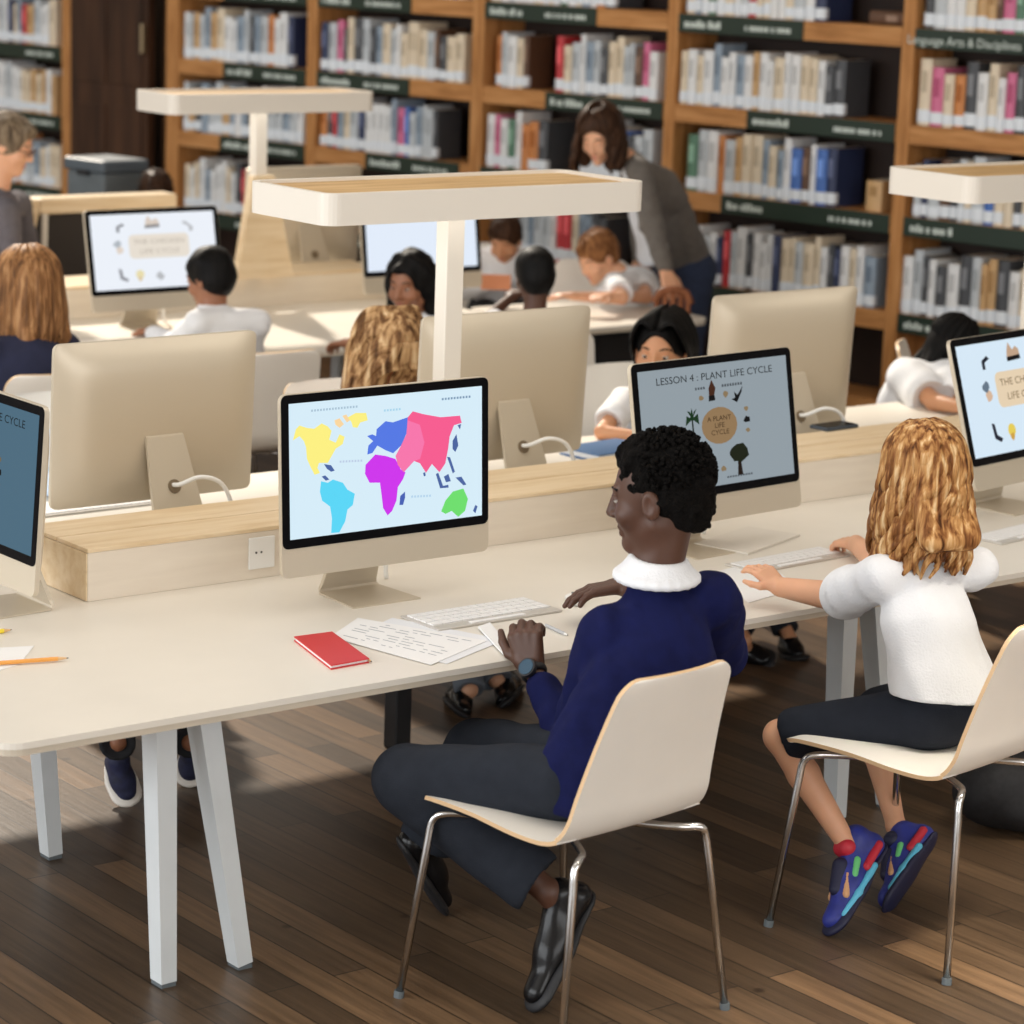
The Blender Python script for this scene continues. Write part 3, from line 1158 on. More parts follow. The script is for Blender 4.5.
def plant_art(sc, ST, e=0.42):
    sh = lambda q: [(u - 0.036, v) for u, v in q]
    flat = lambda p_, S_, n, q, c, z=0.0006, s=1.0: globals()['flat'](p_, S_, n, sh(q), c, z, s)
    multi = lambda p_, S_, n, qs, c, z=0.0006, s=1.0: globals()['multi'](p_, S_, n, [sh(q) for q in qs], c, z, s)
    leafy = lambda u, v, r_, n=11, seed=1, k=0.3: [(a, v + (b - v) * 0.72) for a, b in globals()['leafy'](u, v, r_, n, seed, k)]
    D = (34, 40, 40)
    words_on(sc, ST, 'title_lettering', 'LESSON 4 : PLANT LIFE CYCLE', 0.503, 0.90, 0.039, D, e=0.35)
    flat(sc, ST, 'cycle_disc', [(a, 0.49 + (b - 0.475) * 0.72) for a, b in circ(0.545, 0.475, 0.12)], (196, 160, 116), 0.0008, e * 1.2)
    words_on(sc, ST, 'disc_lettering', 'A PLANT\nLIFE\nCYCLE', 0.509, 0.49, 0.027, (92, 60, 36), e=0.3)
    # palm seedling, potted plant, sprout, tree
    flat(sc, ST, 'palm_trunk', [(0.362, 0.40), (0.374, 0.40), (0.370, 0.58), (0.362, 0.58)], (52, 70, 48), 0.0008, 0.2)
    multi(sc, ST, 'palm_leaf', [[(0.366, 0.57), (0.32, 0.52), (0.33, 0.60)], [(0.366, 0.57), (0.41, 0.52), (0.405, 0.61)], [(0.35, 0.56), (0.366, 0.66), (0.38, 0.56)],
                                [(0.366, 0.57), (0.335, 0.64), (0.355, 0.63)], [(0.366, 0.57), (0.40, 0.65), (0.38, 0.63)]], (44, 92, 52), 0.001, 0.3)
    flat(sc, ST, 'pot', [(0.485, 0.695), (0.53, 0.70), (0.525, 0.745), (0.488, 0.74)], (30, 30, 34), 0.0008, 0.2)
    flat(sc, ST, 'pot_plant', [(0.49, 0.74), (0.525, 0.745), (0.535, 0.80), (0.512, 0.87), (0.49, 0.80)], (108, 62, 40), 0.001, 0.35)
    flat(sc, ST, 'sprout', [(0.64, 0.69), (0.675, 0.66), (0.71, 0.74), (0.72, 0.79), (0.695, 0.74), (0.68, 0.72), (0.66, 0.75), (0.665, 0.70)], (28, 32, 38), 0.0008, 0.2)
    flat(sc, ST, 'seedling', leafy(0.735, 0.51, 0.022, 9, 3), (34, 38, 42), 0.0008, 0.2)
    flat(sc, ST, 'tree_crown', leafy(0.665, 0.245, 0.062, 17, 4, 0.12), (56, 66, 40), 0.0012, 0.25)
    flat(sc, ST, 'tree_trunk', [(0.645, 0.06), (0.68, 0.06), (0.668, 0.24), (0.655, 0.24)], (64, 44, 32), 0.0008, 0.25)
    multi(sc, ST, 'seed', [leafy(0.435, 0.73, 0.016, 8, 6), leafy(0.60, 0.74, 0.022, 8, 7), leafy(0.735, 0.60, 0.016, 8, 8), leafy(0.735, 0.42, 0.015, 8, 9), leafy(0.55, 0.13, 0.018, 8, 10)],
          (200, 172, 130), 0.0008, e)
    # unreadable small captions
    multi(sc, ST, 'caption', [[(0.58 + i * 0.018, 0.80), (0.591 + i * 0.018, 0.80), (0.591 + i * 0.018, 0.822), (0.58 + i * 0.018, 0.822)] for i in range(8)] +
          [[(0.40 + i * 0.018, 0.80), (0.411 + i * 0.018, 0.80), (0.411 + i * 0.018, 0.82), (0.40 + i * 0.018, 0.82)] for i in range(4)] +
          [[(0.57 + i * 0.018, 0.05), (0.581 + i * 0.018, 0.05), (0.581 + i * 0.018, 0.065), (0.57 + i * 0.018, 0.065)] for i in range(10)], (120, 130, 138), 0.0008, 0.35)


def plant_left(sc, ST):
    plant_art(sc, ST, 0.3)


def chick_art(sc, ST, fade=0.0):
    mx = lambda c: tuple(int(v + (232 - v) * fade) for v in c)
    flat = lambda p, S_, n, q, c, z=0.0006, s=1.0: globals()['flat'](p, S_, n, q, mx(c), z, s + (1.0 - s) * fade)
    words_on = lambda p, S_, n, t_, u, v, sz, c, e=1.0: globals()['words_on'](p, S_, n, t_, u, v, sz, mx(c), e=e + (0.95 - e) * fade)
    flat(sc, ST, 'title_panel', [(u / SW, v / SH) for u, v in rrect(0.29 * SW, 0.40 * SH, 0.78 * SW, 0.72 * SH, 0.025, 4)], (240, 218, 186), 0.0008, 0.9)
    words_on(sc, ST, 'panel_lettering', 'THE CHICKEN', 0.535, 0.62, 0.043, (168, 136, 96), e=0.5)
    words_on(sc, ST, 'panel_lettering', 'LIFE CYCLE', 0.535, 0.49, 0.043, (168, 136, 96), e=0.5)
    # birds, worms and eggs around the panel
    flat(sc, ST, 'hatched_chick', [(0.43, 0.83), (0.55, 0.84), (0.545, 0.90), (0.52, 0.93), (0.49, 0.90), (0.46, 0.97), (0.44, 0.9)], (226, 190, 160), 0.0008, 0.7)
    flat(sc, ST, 'nest', [(0.43, 0.80), (0.55, 0.81), (0.55, 0.85), (0.43, 0.84)], (40, 36, 40), 0.001, 0.3)
    flat(sc, ST, 'hook_arrow', [(0.20, 0.76), (0.225, 0.76), (0.225, 0.82), (0.27, 0.85), (0.25, 0.88), (0.20, 0.84)], (52, 56, 72), 0.0008, 0.4)
    flat(sc, ST, 'hook_arrow', [(0.73, 0.86), (0.76, 0.88), (0.82, 0.80), (0.82, 0.74), (0.79, 0.74), (0.79, 0.80)], (150, 156, 166), 0.0008, 0.6)
    flat(sc, ST, 'hen', leafy(0.20, 0.60, 0.028, 9, 5), (130, 150, 170), 0.0008, 0.6)
    flat(sc, ST, 'hen_body', leafy(0.215, 0.52, 0.032, 9, 9), (236, 200, 170), 0.0008, 0.8)
    flat(sc, ST, 'hook_arrow', [(0.19, 0.28), (0.215, 0.27), (0.225, 0.17), (0.27, 0.13), (0.25, 0.10), (0.20, 0.14)], (60, 64, 84), 0.0008, 0.4)
    flat(sc, ST, 'yolk', circ(0.36, 0.19, 0.034, 14), (240, 214, 92), 0.0008, 0.9)
    flat(sc, ST, 'worm', leafy(0.36, 0.135, 0.02, 8, 8), (228, 178, 80), 0.0012, 0.8)
    flat(sc, ST, 'egg', leafy(0.52, 0.16, 0.03, 9, 2), (150, 158, 168), 0.0008, 0.6)
    flat(sc, ST, 'egg', circ(0.83, 0.33, 0.03, 12), (230, 206, 170), 0.0008, 0.8)


MAPS = ((214, 236, 248), 1.0, map_art)
PLANT = ((160, 172, 180), 0.80, plant_art)
PLANTL = ((104, 146, 172), 0.5, plant_left)
CHICK = ((214, 232, 246), 1.0, chick_art)
CHICKF = ((236, 241, 249), 1.0, lambda sc, ST: chick_art(sc, ST, 0.6))
BLANK = ((226, 236, 250), 1.0, None)
OFF = ((20, 20, 22), 0.0, None)
computer('computer showing the coloured world map, front of the foreground desk', (1.141, 0.66, TZ), 0, 3, MAPS)
computer('computer showing LESSON 4 : PLANT LIFE CYCLE on a grey screen', (2.41, 0.64, TZ), math.radians(4.5), 10, PLANT)
computer('computer beside the blond girl with the cream title panel, cut by right edge', (3.80, 0.60, TZ), math.radians(9), 17, CHICK)
computer('computer cut by the left edge, its bluish screen turned away leftwards', (0.097, 1.17, TZ), math.radians(-90), 4, PLANTL, cable=0)
computer('computer turned away behind the left end of the divider box', (1.02, 1.77, TZ), PI, 3, OFF)
computer('computer turned away behind the white lamp post', (2.385, 1.77, TZ), PI, 3, OFF)
computer('computer turned away behind the plant lesson computer', (3.665, 1.76, TZ), PI, 3, OFF)
c1 = computer('computer on the back row desk with the small title panel, upper left', (3.235, 5.42, TZ), 0, 10, CHICKF)
c1.scale = (0.985, 1, 0.905)
computer('computer on the back row desk with a blank white screen', (4.70, 5.36, TZ), 0, 8, BLANK)
computer('computer turned away on the back row desk beside the far lamp pedestal', (4.72, 6.50, TZ), PI, 3, OFF, cable=0)
# ------------------------------------------------------------------ chairs
def shell_mesh(mface, medge, seat_h=0.532, W=0.515, top=0.955):
    """one bent plywood sheet: seat, tight bend, tapering back. local: front = +y"""
    b0 = Vector((0, -0.20, seat_h - 0.004))
    prof = [(0.312, seat_h - 0.024), (0.298, seat_h - 0.010), (0.24, seat_h - 0.002), (0.08, seat_h), (-0.06, seat_h - 0.010), (-0.16, seat_h - 0.008),
            (-0.215, seat_h + 0.012), (-0.245, seat_h + 0.055), (-0.262, seat_h + 0.12), (-0.290, seat_h + 0.22), (-0.322, seat_h + 0.32), (-0.352, top - 0.02), (-0.358, top)]
    P = bez([(0, y, z) for y, z in prof], 4)
    n = len(P)
    L = [0]
    for i in range(1, n):
        L.append(L[-1] + (P[i] - P[i - 1]).length)
    tot = L[-1]

    def half(l):
        t = l / tot
        if t < 0.5:
            w = W / 2 - 0.012 * max(0, (0.3 - t) / 0.3)
        else:
            w = W / 2 - (W / 2 - 0.190) * ((t - 0.5) / 0.5) ** 1.1
        for e, r in ((l, 0.032), (tot - l, 0.05)):
            if e < r:
                w -= r - math.sqrt(max(0, r * r - (r - e) ** 2))
        return max(w, 0.02)
    nu = 9
    th = 0.011
    vs, fs, mi = [], [], []
    nrm = []
    for i in range(n):
        t = (P[min(i + 1, n - 1)] - P[max(i - 1, 0)]).normalized()
        nrm.append(Vector((0, -t.z, t.y)) if True else None)
    for side in (0, 1):
        for i in range(n):
            w = half(L[i])
            for j in range(nu):
                u = -1 + 2 * j / (nu - 1)
                # gentle dish across the back
                tt = L[i] / tot
                dish = 0.016 * (u * u) * (1 if tt > 0.55 else 0.35)
                p = P[i] + Vector((u * w, 0, 0))
                p = p + (Vector((0, dish, 0)) if tt > 0.55 else Vector((0, 0, dish)))
                vs.append(p + nrm[i] * (th if side else 0))
    N = n * nu
    for i in range(n - 1):
        for j in range(nu - 1):
            a = i * nu + j
            fs.append((a, a + 1, a + nu + 1, a + nu)); mi.append(0)
            fs.append((N + a, N + a + nu, N + a + nu + 1, N + a + 1)); mi.append(0)
    per = list(range(nu)) + [i * nu + nu - 1 for i in range(1, n)] + [(n - 1) * nu + j for j in range(nu - 2, -1, -1)] + [i * nu for i in range(n - 2, 0, -1)]
    for q in range(len(per)):
        a, b = per[q], per[(q + 1) % len(per)]
        fs.append((a, b, N + b, N + a)); mi.append(1)
    m = MB()
    m.add(vs, fs, mi)
    return m


def make_chair(label, loc, rz, face='shell', group=None):
    t = thing('school_chair', label, 'chair', loc, rz, group)
    o = shell_mesh(0, 1).build('seat_shell', [M[face], M['ply']], t, smooth=True, sharp=45)
    for sx in (-1, 1):
        for sy in (-1, 1):
            pts = [(sx * 0.10, sy * 0.09 - 0.02, 0.492), (sx * 0.165, sy * 0.19 - 0.02, 0.492), (sx * 0.215, sy * 0.235 - 0.01, 0.490),
                   (sx * 0.232, sy * 0.250, 0.470), (sx * 0.240, sy * 0.256, 0.42), (sx * 0.295, sy * 0.29, 0.008)]
            q = [Vector(p) for p in pts]
            path = bez(q[:5], 5) + [q[5]]
            l = MB().tube(path, 0.0105, 10).build('leg', M['chrome'], t, smooth=True)
            MB().tube([(sx * 0.294, sy * 0.29, 0.018), (sx * 0.296, sy * 0.291, 0.0)], 0.0135, 10).build('glide', M['greypl'], l)
    MB().box((-0.12, -0.14, 0.494), (0.12, 0.11, 0.503), bev=0.002).build('seat_plate', M['chrome'], t)
    return t


chair1 = make_chair('pale chair in the foreground under the boy in the navy sweater', (0.906, -0.468, 0), math.radians(6))
dup(chair1, (2.075, -0.585, 0), math.radians(10), 'pale chair at the right edge under the girl with long blond hair')
# ------------------------------------------------------------------ people
def nv(v):
    v = V(v)
    return v / (np.linalg.norm(v) + 1e-12)


def frame(az, pitch=0.0, roll=0.0):
    """columns right, forward, up; az clockwise from the desks' far side, pitch bends forward"""
    a, p, r = map(math.radians, (az, pitch, roll))
    f = np.array([math.sin(a), math.cos(a), 0.0])
    x = np.array([math.cos(a), -math.sin(a), 0.0])
    z = np.array([0, 0, 1.0])
    f2 = f * math.cos(p) - z * math.sin(p)
    z2 = z * math.cos(p) + f * math.sin(p)
    x3 = x * math.cos(r) + z2 * math.sin(r)
    z3 = z2 * math.cos(r) - x * math.sin(r)
    return np.stack([x3, f2, z3], 1)


def add_head(S, hc, R, s, nb):
    L = lambda x, y, z: V(hc) + R @ (np.array([x, y, z]) * s)
    S.ell(L(0, -0.012, 0.030), np.array([0.074, 0.094, 0.084]) * s, R, 0.02 * s)
    S.ell(L(0, 0.026, -0.030), np.array([0.058, 0.064, 0.078]) * s, R, 0.03 * s)
    S.rc(L(-0.045, -0.002, -0.055), L(0, 0.066, -0.096), 0.020 * s, 0.018 * s, 0.02 * s)
    S.rc(L(0.045, -0.002, -0.055), L(0, 0.066, -0.096), 0.020 * s, 0.018 * s, 0.02 * s)
    S.rc(L(-0.034, 0.074, 0.026), L(0.034, 0.074, 0.026), 0.010 * s, 0.010 * s, 0.012 * s)
    for sx in (-1, 1):
        S.ell(L(sx * 0.040, 0.060, -0.030), np.array([0.022, 0.022, 0.022]) * s, R, 0.02 * s)
        S.ell(L(sx * 0.031, 0.100, 0.006), np.array([0.015, 0.015, 0.011]) * s, R, 0.010 * s, sub=True)
        # ears
        S.ell(L(sx * 0.077, -0.008, -0.008), np.array([0.009, 0.020, 0.032]) * s, R, 0.006 * s)
        S.ell(L(sx * 0.086, -0.004, -0.006), np.array([0.006, 0.011, 0.018]) * s, R, 0.004 * s, sub=True)
    # nose and mouth
    S.rc(L(0, 0.086, 0.016), L(0, 0.104, -0.026), 0.008 * s, 0.0115 * s, 0.010 * s)
    for sx in (-1, 1):
        S.ell(L(sx * 0.011, 0.094, -0.030), np.array([0.009, 0.010, 0.008]) * s, R, 0.006 * s)
    S.rc(L(-0.018, 0.082, -0.056), L(0.018, 0.082, -0.056), 0.0075 * s, 0.0075 * s, 0.005 * s)
    S.rc(L(-0.015, 0.080, -0.070), L(0.015, 0.080, -0.070), 0.0085 * s, 0.0085 * s, 0.005 * s)
    S.ell(L(0, 0.094, -0.0625), np.array([0.024, 0.012, 0.0022]) * s, R, 0.003 * s, sub=True)
    S.rc(L(0, -0.022, -0.050), nb, 0.050 * s, 0.052 * s, 0.025 * s)
    return L


def add_hand(S, wr, fdir, pn, s, curl, thumb, rmul=1.0):
    """wrist, finger direction, palm normal; curl per joint (deg); thumb = +1/-1 side along pn x f"""
    f = nv(fdir)
    n = V(pn) - f * (V(pn) @ f)
    n = nv(n)
    l = np.cross(n, f) * thumb
    w = V(wr)
    lens = [0.062, 0.070, 0.065, 0.050]
    for i in range(4):
        o = (1.5 - i)
        root = w + f * (0.074 - 0.004 * abs(o - 0.4)) * s + l * o * 0.0195 * s
        S.rc(w + l * o * 0.011 * s, root, 0.015 * s, 0.0115 * s * rmul, 0.010 * s)
        p = root
        d = f + l * o * 0.05
        cs = curl[i] if isinstance(curl, (list, tuple)) else curl
        ang = 0
        for j, fr in enumerate((0.45, 0.31, 0.24)):
            ang += math.radians(cs * (0.75 if j == 0 else 1.0))
            dd = nv(d) * math.cos(ang) + n * math.sin(ang)
            q = p + dd * lens[i] * fr * s
            S.rc(p, q, (0.0098 - 0.0012 * j) * s * rmul, (0.0088 - 0.0012 * j) * s * rmul, 0.004 * s)
            p = q
    p = w + f * 0.016 * s + l * 0.020 * s
    S.rc(w, p, 0.016 * s, 0.015 * s, 0.01 * s)
    for j, (a, b, c, ln) in enumerate(((0.55, 0.75, 0.25, 0.036), (0.85, 0.40, 0.30, 0.030), (0.95, 0.15, 0.35, 0.024))):
        q = p + nv(f * a + l * b + n * c) * ln * s
        S.rc(p, q, (0.0135 - 0.002 * j) * s, (0.0115 - 0.002 * j) * s, 0.005 * s)
        p = q


def shoe_sdf(an, toe, heel, s):
    """upper of a shoe; heel and toe on the sole"""
    an, toe, heel = V(an), V(toe), V(heel)
    f = nv(toe - heel)
    u = nv((an - heel) - f * ((an - heel) @ f))
    ln = np.linalg.norm(toe - heel)
    S = SDF()
    x = np.cross(f, u)
    S.rc(heel + f * 0.03 + u * 0.035, heel + f * ln * 0.55 + u * 0.035, 0.036 * s, 0.040 * s, 0.02, (u, 0.9))
    S.rc(heel + f * ln * 0.5 + u * 0.03, toe - f * 0.035 + u * 0.022, 0.042 * s, 0.036 * s, 0.02, (u, 0.68))
    hgt = min(0.085, max(0.05, float((an - heel) @ u)))
    S.rc(heel + f * 0.035 + u * 0.035, heel + f * 0.045 + u * hgt, 0.038 * s, 0.036 * s, 0.02)
    S.rc(heel + f * 0.05 + u * hgt, heel + f * ln * 0.62 + u * 0.032, 0.034 * s, 0.034 * s, 0.025)
    So = SDF()
    So.rc(heel + f * 0.035 + u * 0.006, toe - f * 0.04 + u * 0.006, 0.040 * s, 0.044 * s, 0.01, (u, 0.30))
    So.rc(heel + f * ln * 0.55 + u * 0.006, toe - f * 0.035 + u * 0.006, 0.047 * s, 0.040 * s, 0.02, (u, 0.28))
    return S, So, (f, u, x, heel, ln)


SKIN = {
    'dark': mat('skin_dark', hexc(82, 52, 38), 0.5, var=0.06, scale=9, sss=0.1),
    'brown': mat('skin_brown', hexc(150, 100, 72), 0.5, var=0.05, scale=9, sss=0.1),
    'fair': mat('skin_fair', hexc(222, 168, 134), 0.5, var=0.05, scale=9, sss=0.15),
    'tan': mat('skin_tan', hexc(206, 150, 112), 0.5, var=0.05, scale=9, sss=0.15),
}
HAIR = {
    'black': streaky('hair_black', [hexc(8, 8, 9), hexc(15, 14, 14), hexc(25, 23, 22)], (60, 60, 9), 0.55),
    'afro': mat('hair_coils', hexc(14, 12, 11), 0.85, var=0.4, scale=90, bump=0.9, bscale=140, spec=0.1),
    'blond': streaky('hair_golden', [hexc(72, 43, 25), hexc(136, 88, 50), hexc(194, 146, 92), hexc(236, 206, 160)], (55, 55, 5), 0.45),
    'ombre': streaky('hair_ombre', [hexc(74, 50, 32), hexc(126, 90, 58), hexc(190, 152, 108), hexc(226, 198, 158)], (38, 38, 5), 0.5),
    'lightbrown': streaky('hair_light_brown', [hexc(84, 58, 38), hexc(140, 98, 62), hexc(186, 142, 98)], (60, 60, 4), 0.5),
    'brown': streaky('hair_brown', [hexc(40, 26, 19), hexc(62, 42, 30), hexc(84, 58, 42)], (50, 50, 6), 0.5),
    'ginger': streaky('hair_fair_brown', [hexc(96, 62, 38), hexc(134, 90, 56), hexc(164, 116, 74)], (60, 60, 10), 0.6),
    'greybrown': streaky('hair_grey_brown', [hexc(78, 66, 54), hexc(116, 100, 82), hexc(150, 134, 112)], (60, 60, 10), 0.6),
}
CLOTH = {
    'navy': mat('navy_knit', hexc(19, 24, 68), 0.9, var=0.12, scale=30, bump=0.35, bscale=420, spec=0.15),
    'white': mat('white_cotton', hexc(234, 236, 240), 0.85, var=0.02, scale=14, bump=0.25, bscale=160),
    'charcoal': mat('charcoal_twill', hexc(40, 44, 52), 0.9, spec=0.15, var=0.1, scale=24, bump=0.25, bscale=300),
    'darknavy': mat('dark_navy_twill', hexc(36, 40, 49), 0.9, spec=0.15, var=0.1, scale=24, bump=0.25, bscale=300),
    'lightblue': mat('light_blue_cotton', hexc(184, 204, 226), 0.85, var=0.03),
    'greyknit': mat('grey_knit', hexc(104, 98, 92), 0.95, var=0.12, scale=30, bump=0.4, bscale=260, sheen=0.1),
    'slate': mat('slate_cardigan', hexc(96, 92, 98), 0.95, var=0.1, scale=30, bump=0.3, bscale=200),
    'jeans': mat('dark_jeans', hexc(40, 50, 74), 0.9, var=0.15, scale=40),
    'navydress': mat('navy_sweater_plain', hexc(28, 32, 58), 0.9, var=0.12, scale=20, bump=0.3, bscale=200),
    'grey': mat('grey_trousers', hexc(104, 112, 122), 0.9, var=0.1),
    'black': mat('black_cloth', hexc(24, 24, 27), 0.9, var=0.1),
}
PATENT = mat('black_patent', (0.006, 0.006, 0.007), 0.22, spec=0.3)
EYEW = mat('eye_white', hexc(190, 182, 174), 0.35)
IRIS = mat('iris_dark', hexc(36, 24, 18), 0.2)
LIP = {'dark': mat('lip_dark', hexc(112, 64, 56), 0.45), 'brown': mat('lip_brown', hexc(150, 86, 74), 0.45), 'fair': mat('lip_fair', hexc(204, 120, 110), 0.45), 'tan': mat('lip_tan', hexc(190, 112, 98), 0.45)}


def part(name, S, h, mats, root, cuts=(), off=None):
    v, q = S.mesh(h, cuts=cuts)
    return nmesh(name, v - V(root.location), q, mats, root)


def joined(name, vq, mb, mats, root):
    """implicit skin plus strands, one mesh"""
    v, q = vq
    o = V(root.location)
    vs = (v - o).tolist()
    fs = q.tolist()
    b = len(vs)
    vs += [tuple(V(p) - o) for p in mb.v]
    fs += [tuple(i + b for i in f) for f in mb.f]
    me = bpy.data.meshes.new(name)
    me.from_pydata(vs, [], fs)
    me.materials.append(mats)
    me.polygons.foreach_set('use_smooth', [True] * len(me.polygons))
    me.update()
    return link(name, me, root)


def seated(x, y, az, s=0.85, seat=0.525, lean=0.0, hs=1.05, hpitch=10, haz=None):
    """a sitting child: joints in the room"""
    F = frame(az)
    Fl = frame(az, lean)
    pv = np.array([x, y, seat + 0.095])
    T = lambda a, b, c: pv + Fl @ (np.array([a, b, c]) * s)
    G = lambda a, b, c: pv + F @ (np.array([a, b, c]) * s)
    J = dict(az=az, s=s, hs=hs, pv=pv, ch=T(0, 0.02, 0.26), nb=T(0, 0.02, 0.40), hc=T(0, 0.06, 0.40) + np.array([0, 0, 0.155 * hs]),
             haz=az if haz is None else haz, hp=hpitch, hr=0,
             sh=[T(-0.165, 0.02, 0.35), T(0.165, 0.02, 0.35)], el=[G(-0.23, 0.13, 0.14), G(0.23, 0.13, 0.14)],
             wr=[G(-0.12, 0.34, 0.20), G(0.12, 0.34, 0.20)],
             hip=[G(-0.09, 0.02, 0.0), G(0.09, 0.02, 0.0)], kn=[G(-0.11, 0.40, 0.0), G(0.11, 0.40, 0.0)], F=F, Fl=Fl)
    J['an'] = [J['kn'][i] + F @ np.array([0, -0.02, 0]) for i in (0, 1)]
    for i in (0, 1):
        J['an'][i][2] = 0.09
    J['toe'] = [J['an'][i] + F @ np.array([0, 0.15, 0]) for i in (0, 1)]
    J['heel'] = [J['an'][i] + F @ np.array([0, -0.06, 0]) for i in (0, 1)]
    for i in (0, 1):
        J['toe'][i][2] = J['heel'][i][2] = 0.004
    return J


def hair_cap(H, L, R, s, thick=1.0, fore=-0.055):
    H.ell(L(0, -0.018, 0.036), np.array([0.084, 0.102, 0.092]) * s * thick, R, 0.02 * s)
    H.ell(L(0, -0.050, -0.005), np.array([0.078, 0.070, 0.082]) * s * thick, R, 0.02 * s)
    H.ell(L(0, 0.118, fore), np.array([0.078, 0.085, 0.120]) * s, R, 0.012 * s, sub=True)
    return H


def locks(L, R, s, n, z_end, spread, rr, wave, phi=(60, 300), r0=0.011, hmul=1.0, part_front=False, seed=0):
    """long strands from crown over the head and down to z_end (local)"""
    q = random.Random(seed)
    mb = MB()
    down = np.array([0, 0, -1.0])
    for i in range(n):
        ph = math.radians(phi[0] + (phi[1] - phi[0]) * (i + q.uniform(-0.4, 0.4)) / max(1, n - 1))
        dx, dy = math.sin(ph), math.cos(ph)
        k = 1.02 + 0.05 * q.random()
        pts = []
        for th in (18, 42, 66, 88):
            t = math.radians(th)
            pts.append(L(dx * 0.084 * hmul * k * math.sin(t), -0.018 + dy * 0.102 * hmul * k * math.sin(t), 0.036 + 0.094 * hmul * k * math.cos(t)))
        base = pts[-1]
        out = nv(R @ np.array([dx, dy, 0.0]))
        ln = z_end * q.uniform(0.86, 1.06)
        m = 8
        p0 = q.uniform(0, 6.28)
        fq = q.uniform(1.6, 2.6)
        side = np.cross(out, down)
        for j in range(1, m + 1):
            t = j / m
            a = wave * s * (0.25 + t)
            off = out * (spread * s * math.sin(t * 1.7) + a * 0.7 * math.sin(p0 + t * 6.28 * fq)) + side * a * math.cos(p0 + t * 6.28 * fq)
            pts.append(base + down * ln * t * s + off)
        pth = bez(pts, 3)
        kk = len(pth)
        rad = [r0 * rr * s * (0.55 + 0.6 * math.sin(PI * min(1, 0.15 + 0.8 * t / kk)) if t < kk * 0.8 else 1.15 * (1 - (t / kk - 0.8) / 0.23)) for t in range(kk)]
        rad = [max(0.0018 * s, r) for r in rad]
        mb.tube(pth, rad, 6, flat=0.6)
    return mb


def tufts(L, s, n, k, seed, ln=0.045):
    """short strands lying along the scalp"""
    q = random.Random(seed)
    mb = MB()
    c, r = np.array([0, -0.018, 0.036]), np.array([0.084, 0.102, 0.092]) * k
    for i in range(n):
        z = q.uniform(-0.5, 1)
        ph = q.uniform(0, 2 * PI)
        w = math.sqrt(1 - z * z)
        d = np.array([w * math.sin(ph), w * math.cos(ph), z])
        if d[1] > 0.35 and d[2] < 0.45 or (d[2] < 0.0 and d[1] > -0.1):
            continue
        t = nv(np.array([d[0] + q.uniform(-.4, .4), d[1] + q.uniform(-.4, .4), -1.0]) - d * d.dot(np.array([d[0], d[1], -1.0])))
        pts = []
        for a in (0, 0.35, 0.7, 1.0):
            e = nv(d * r + t * ln * a)
            e = (d * r + t * ln * a)
            e = e / np.linalg.norm(e / r) * (1.0 + 0.035 * math.sin(PI * (0.15 + 0.7 * a)))
            pts.append(L(*(c + e)))
        mb.tube(pts, [0.004 * s, 0.0065 * s, 0.006 * s, 0.0022 * s], 5, flat=0.6)
    return mb


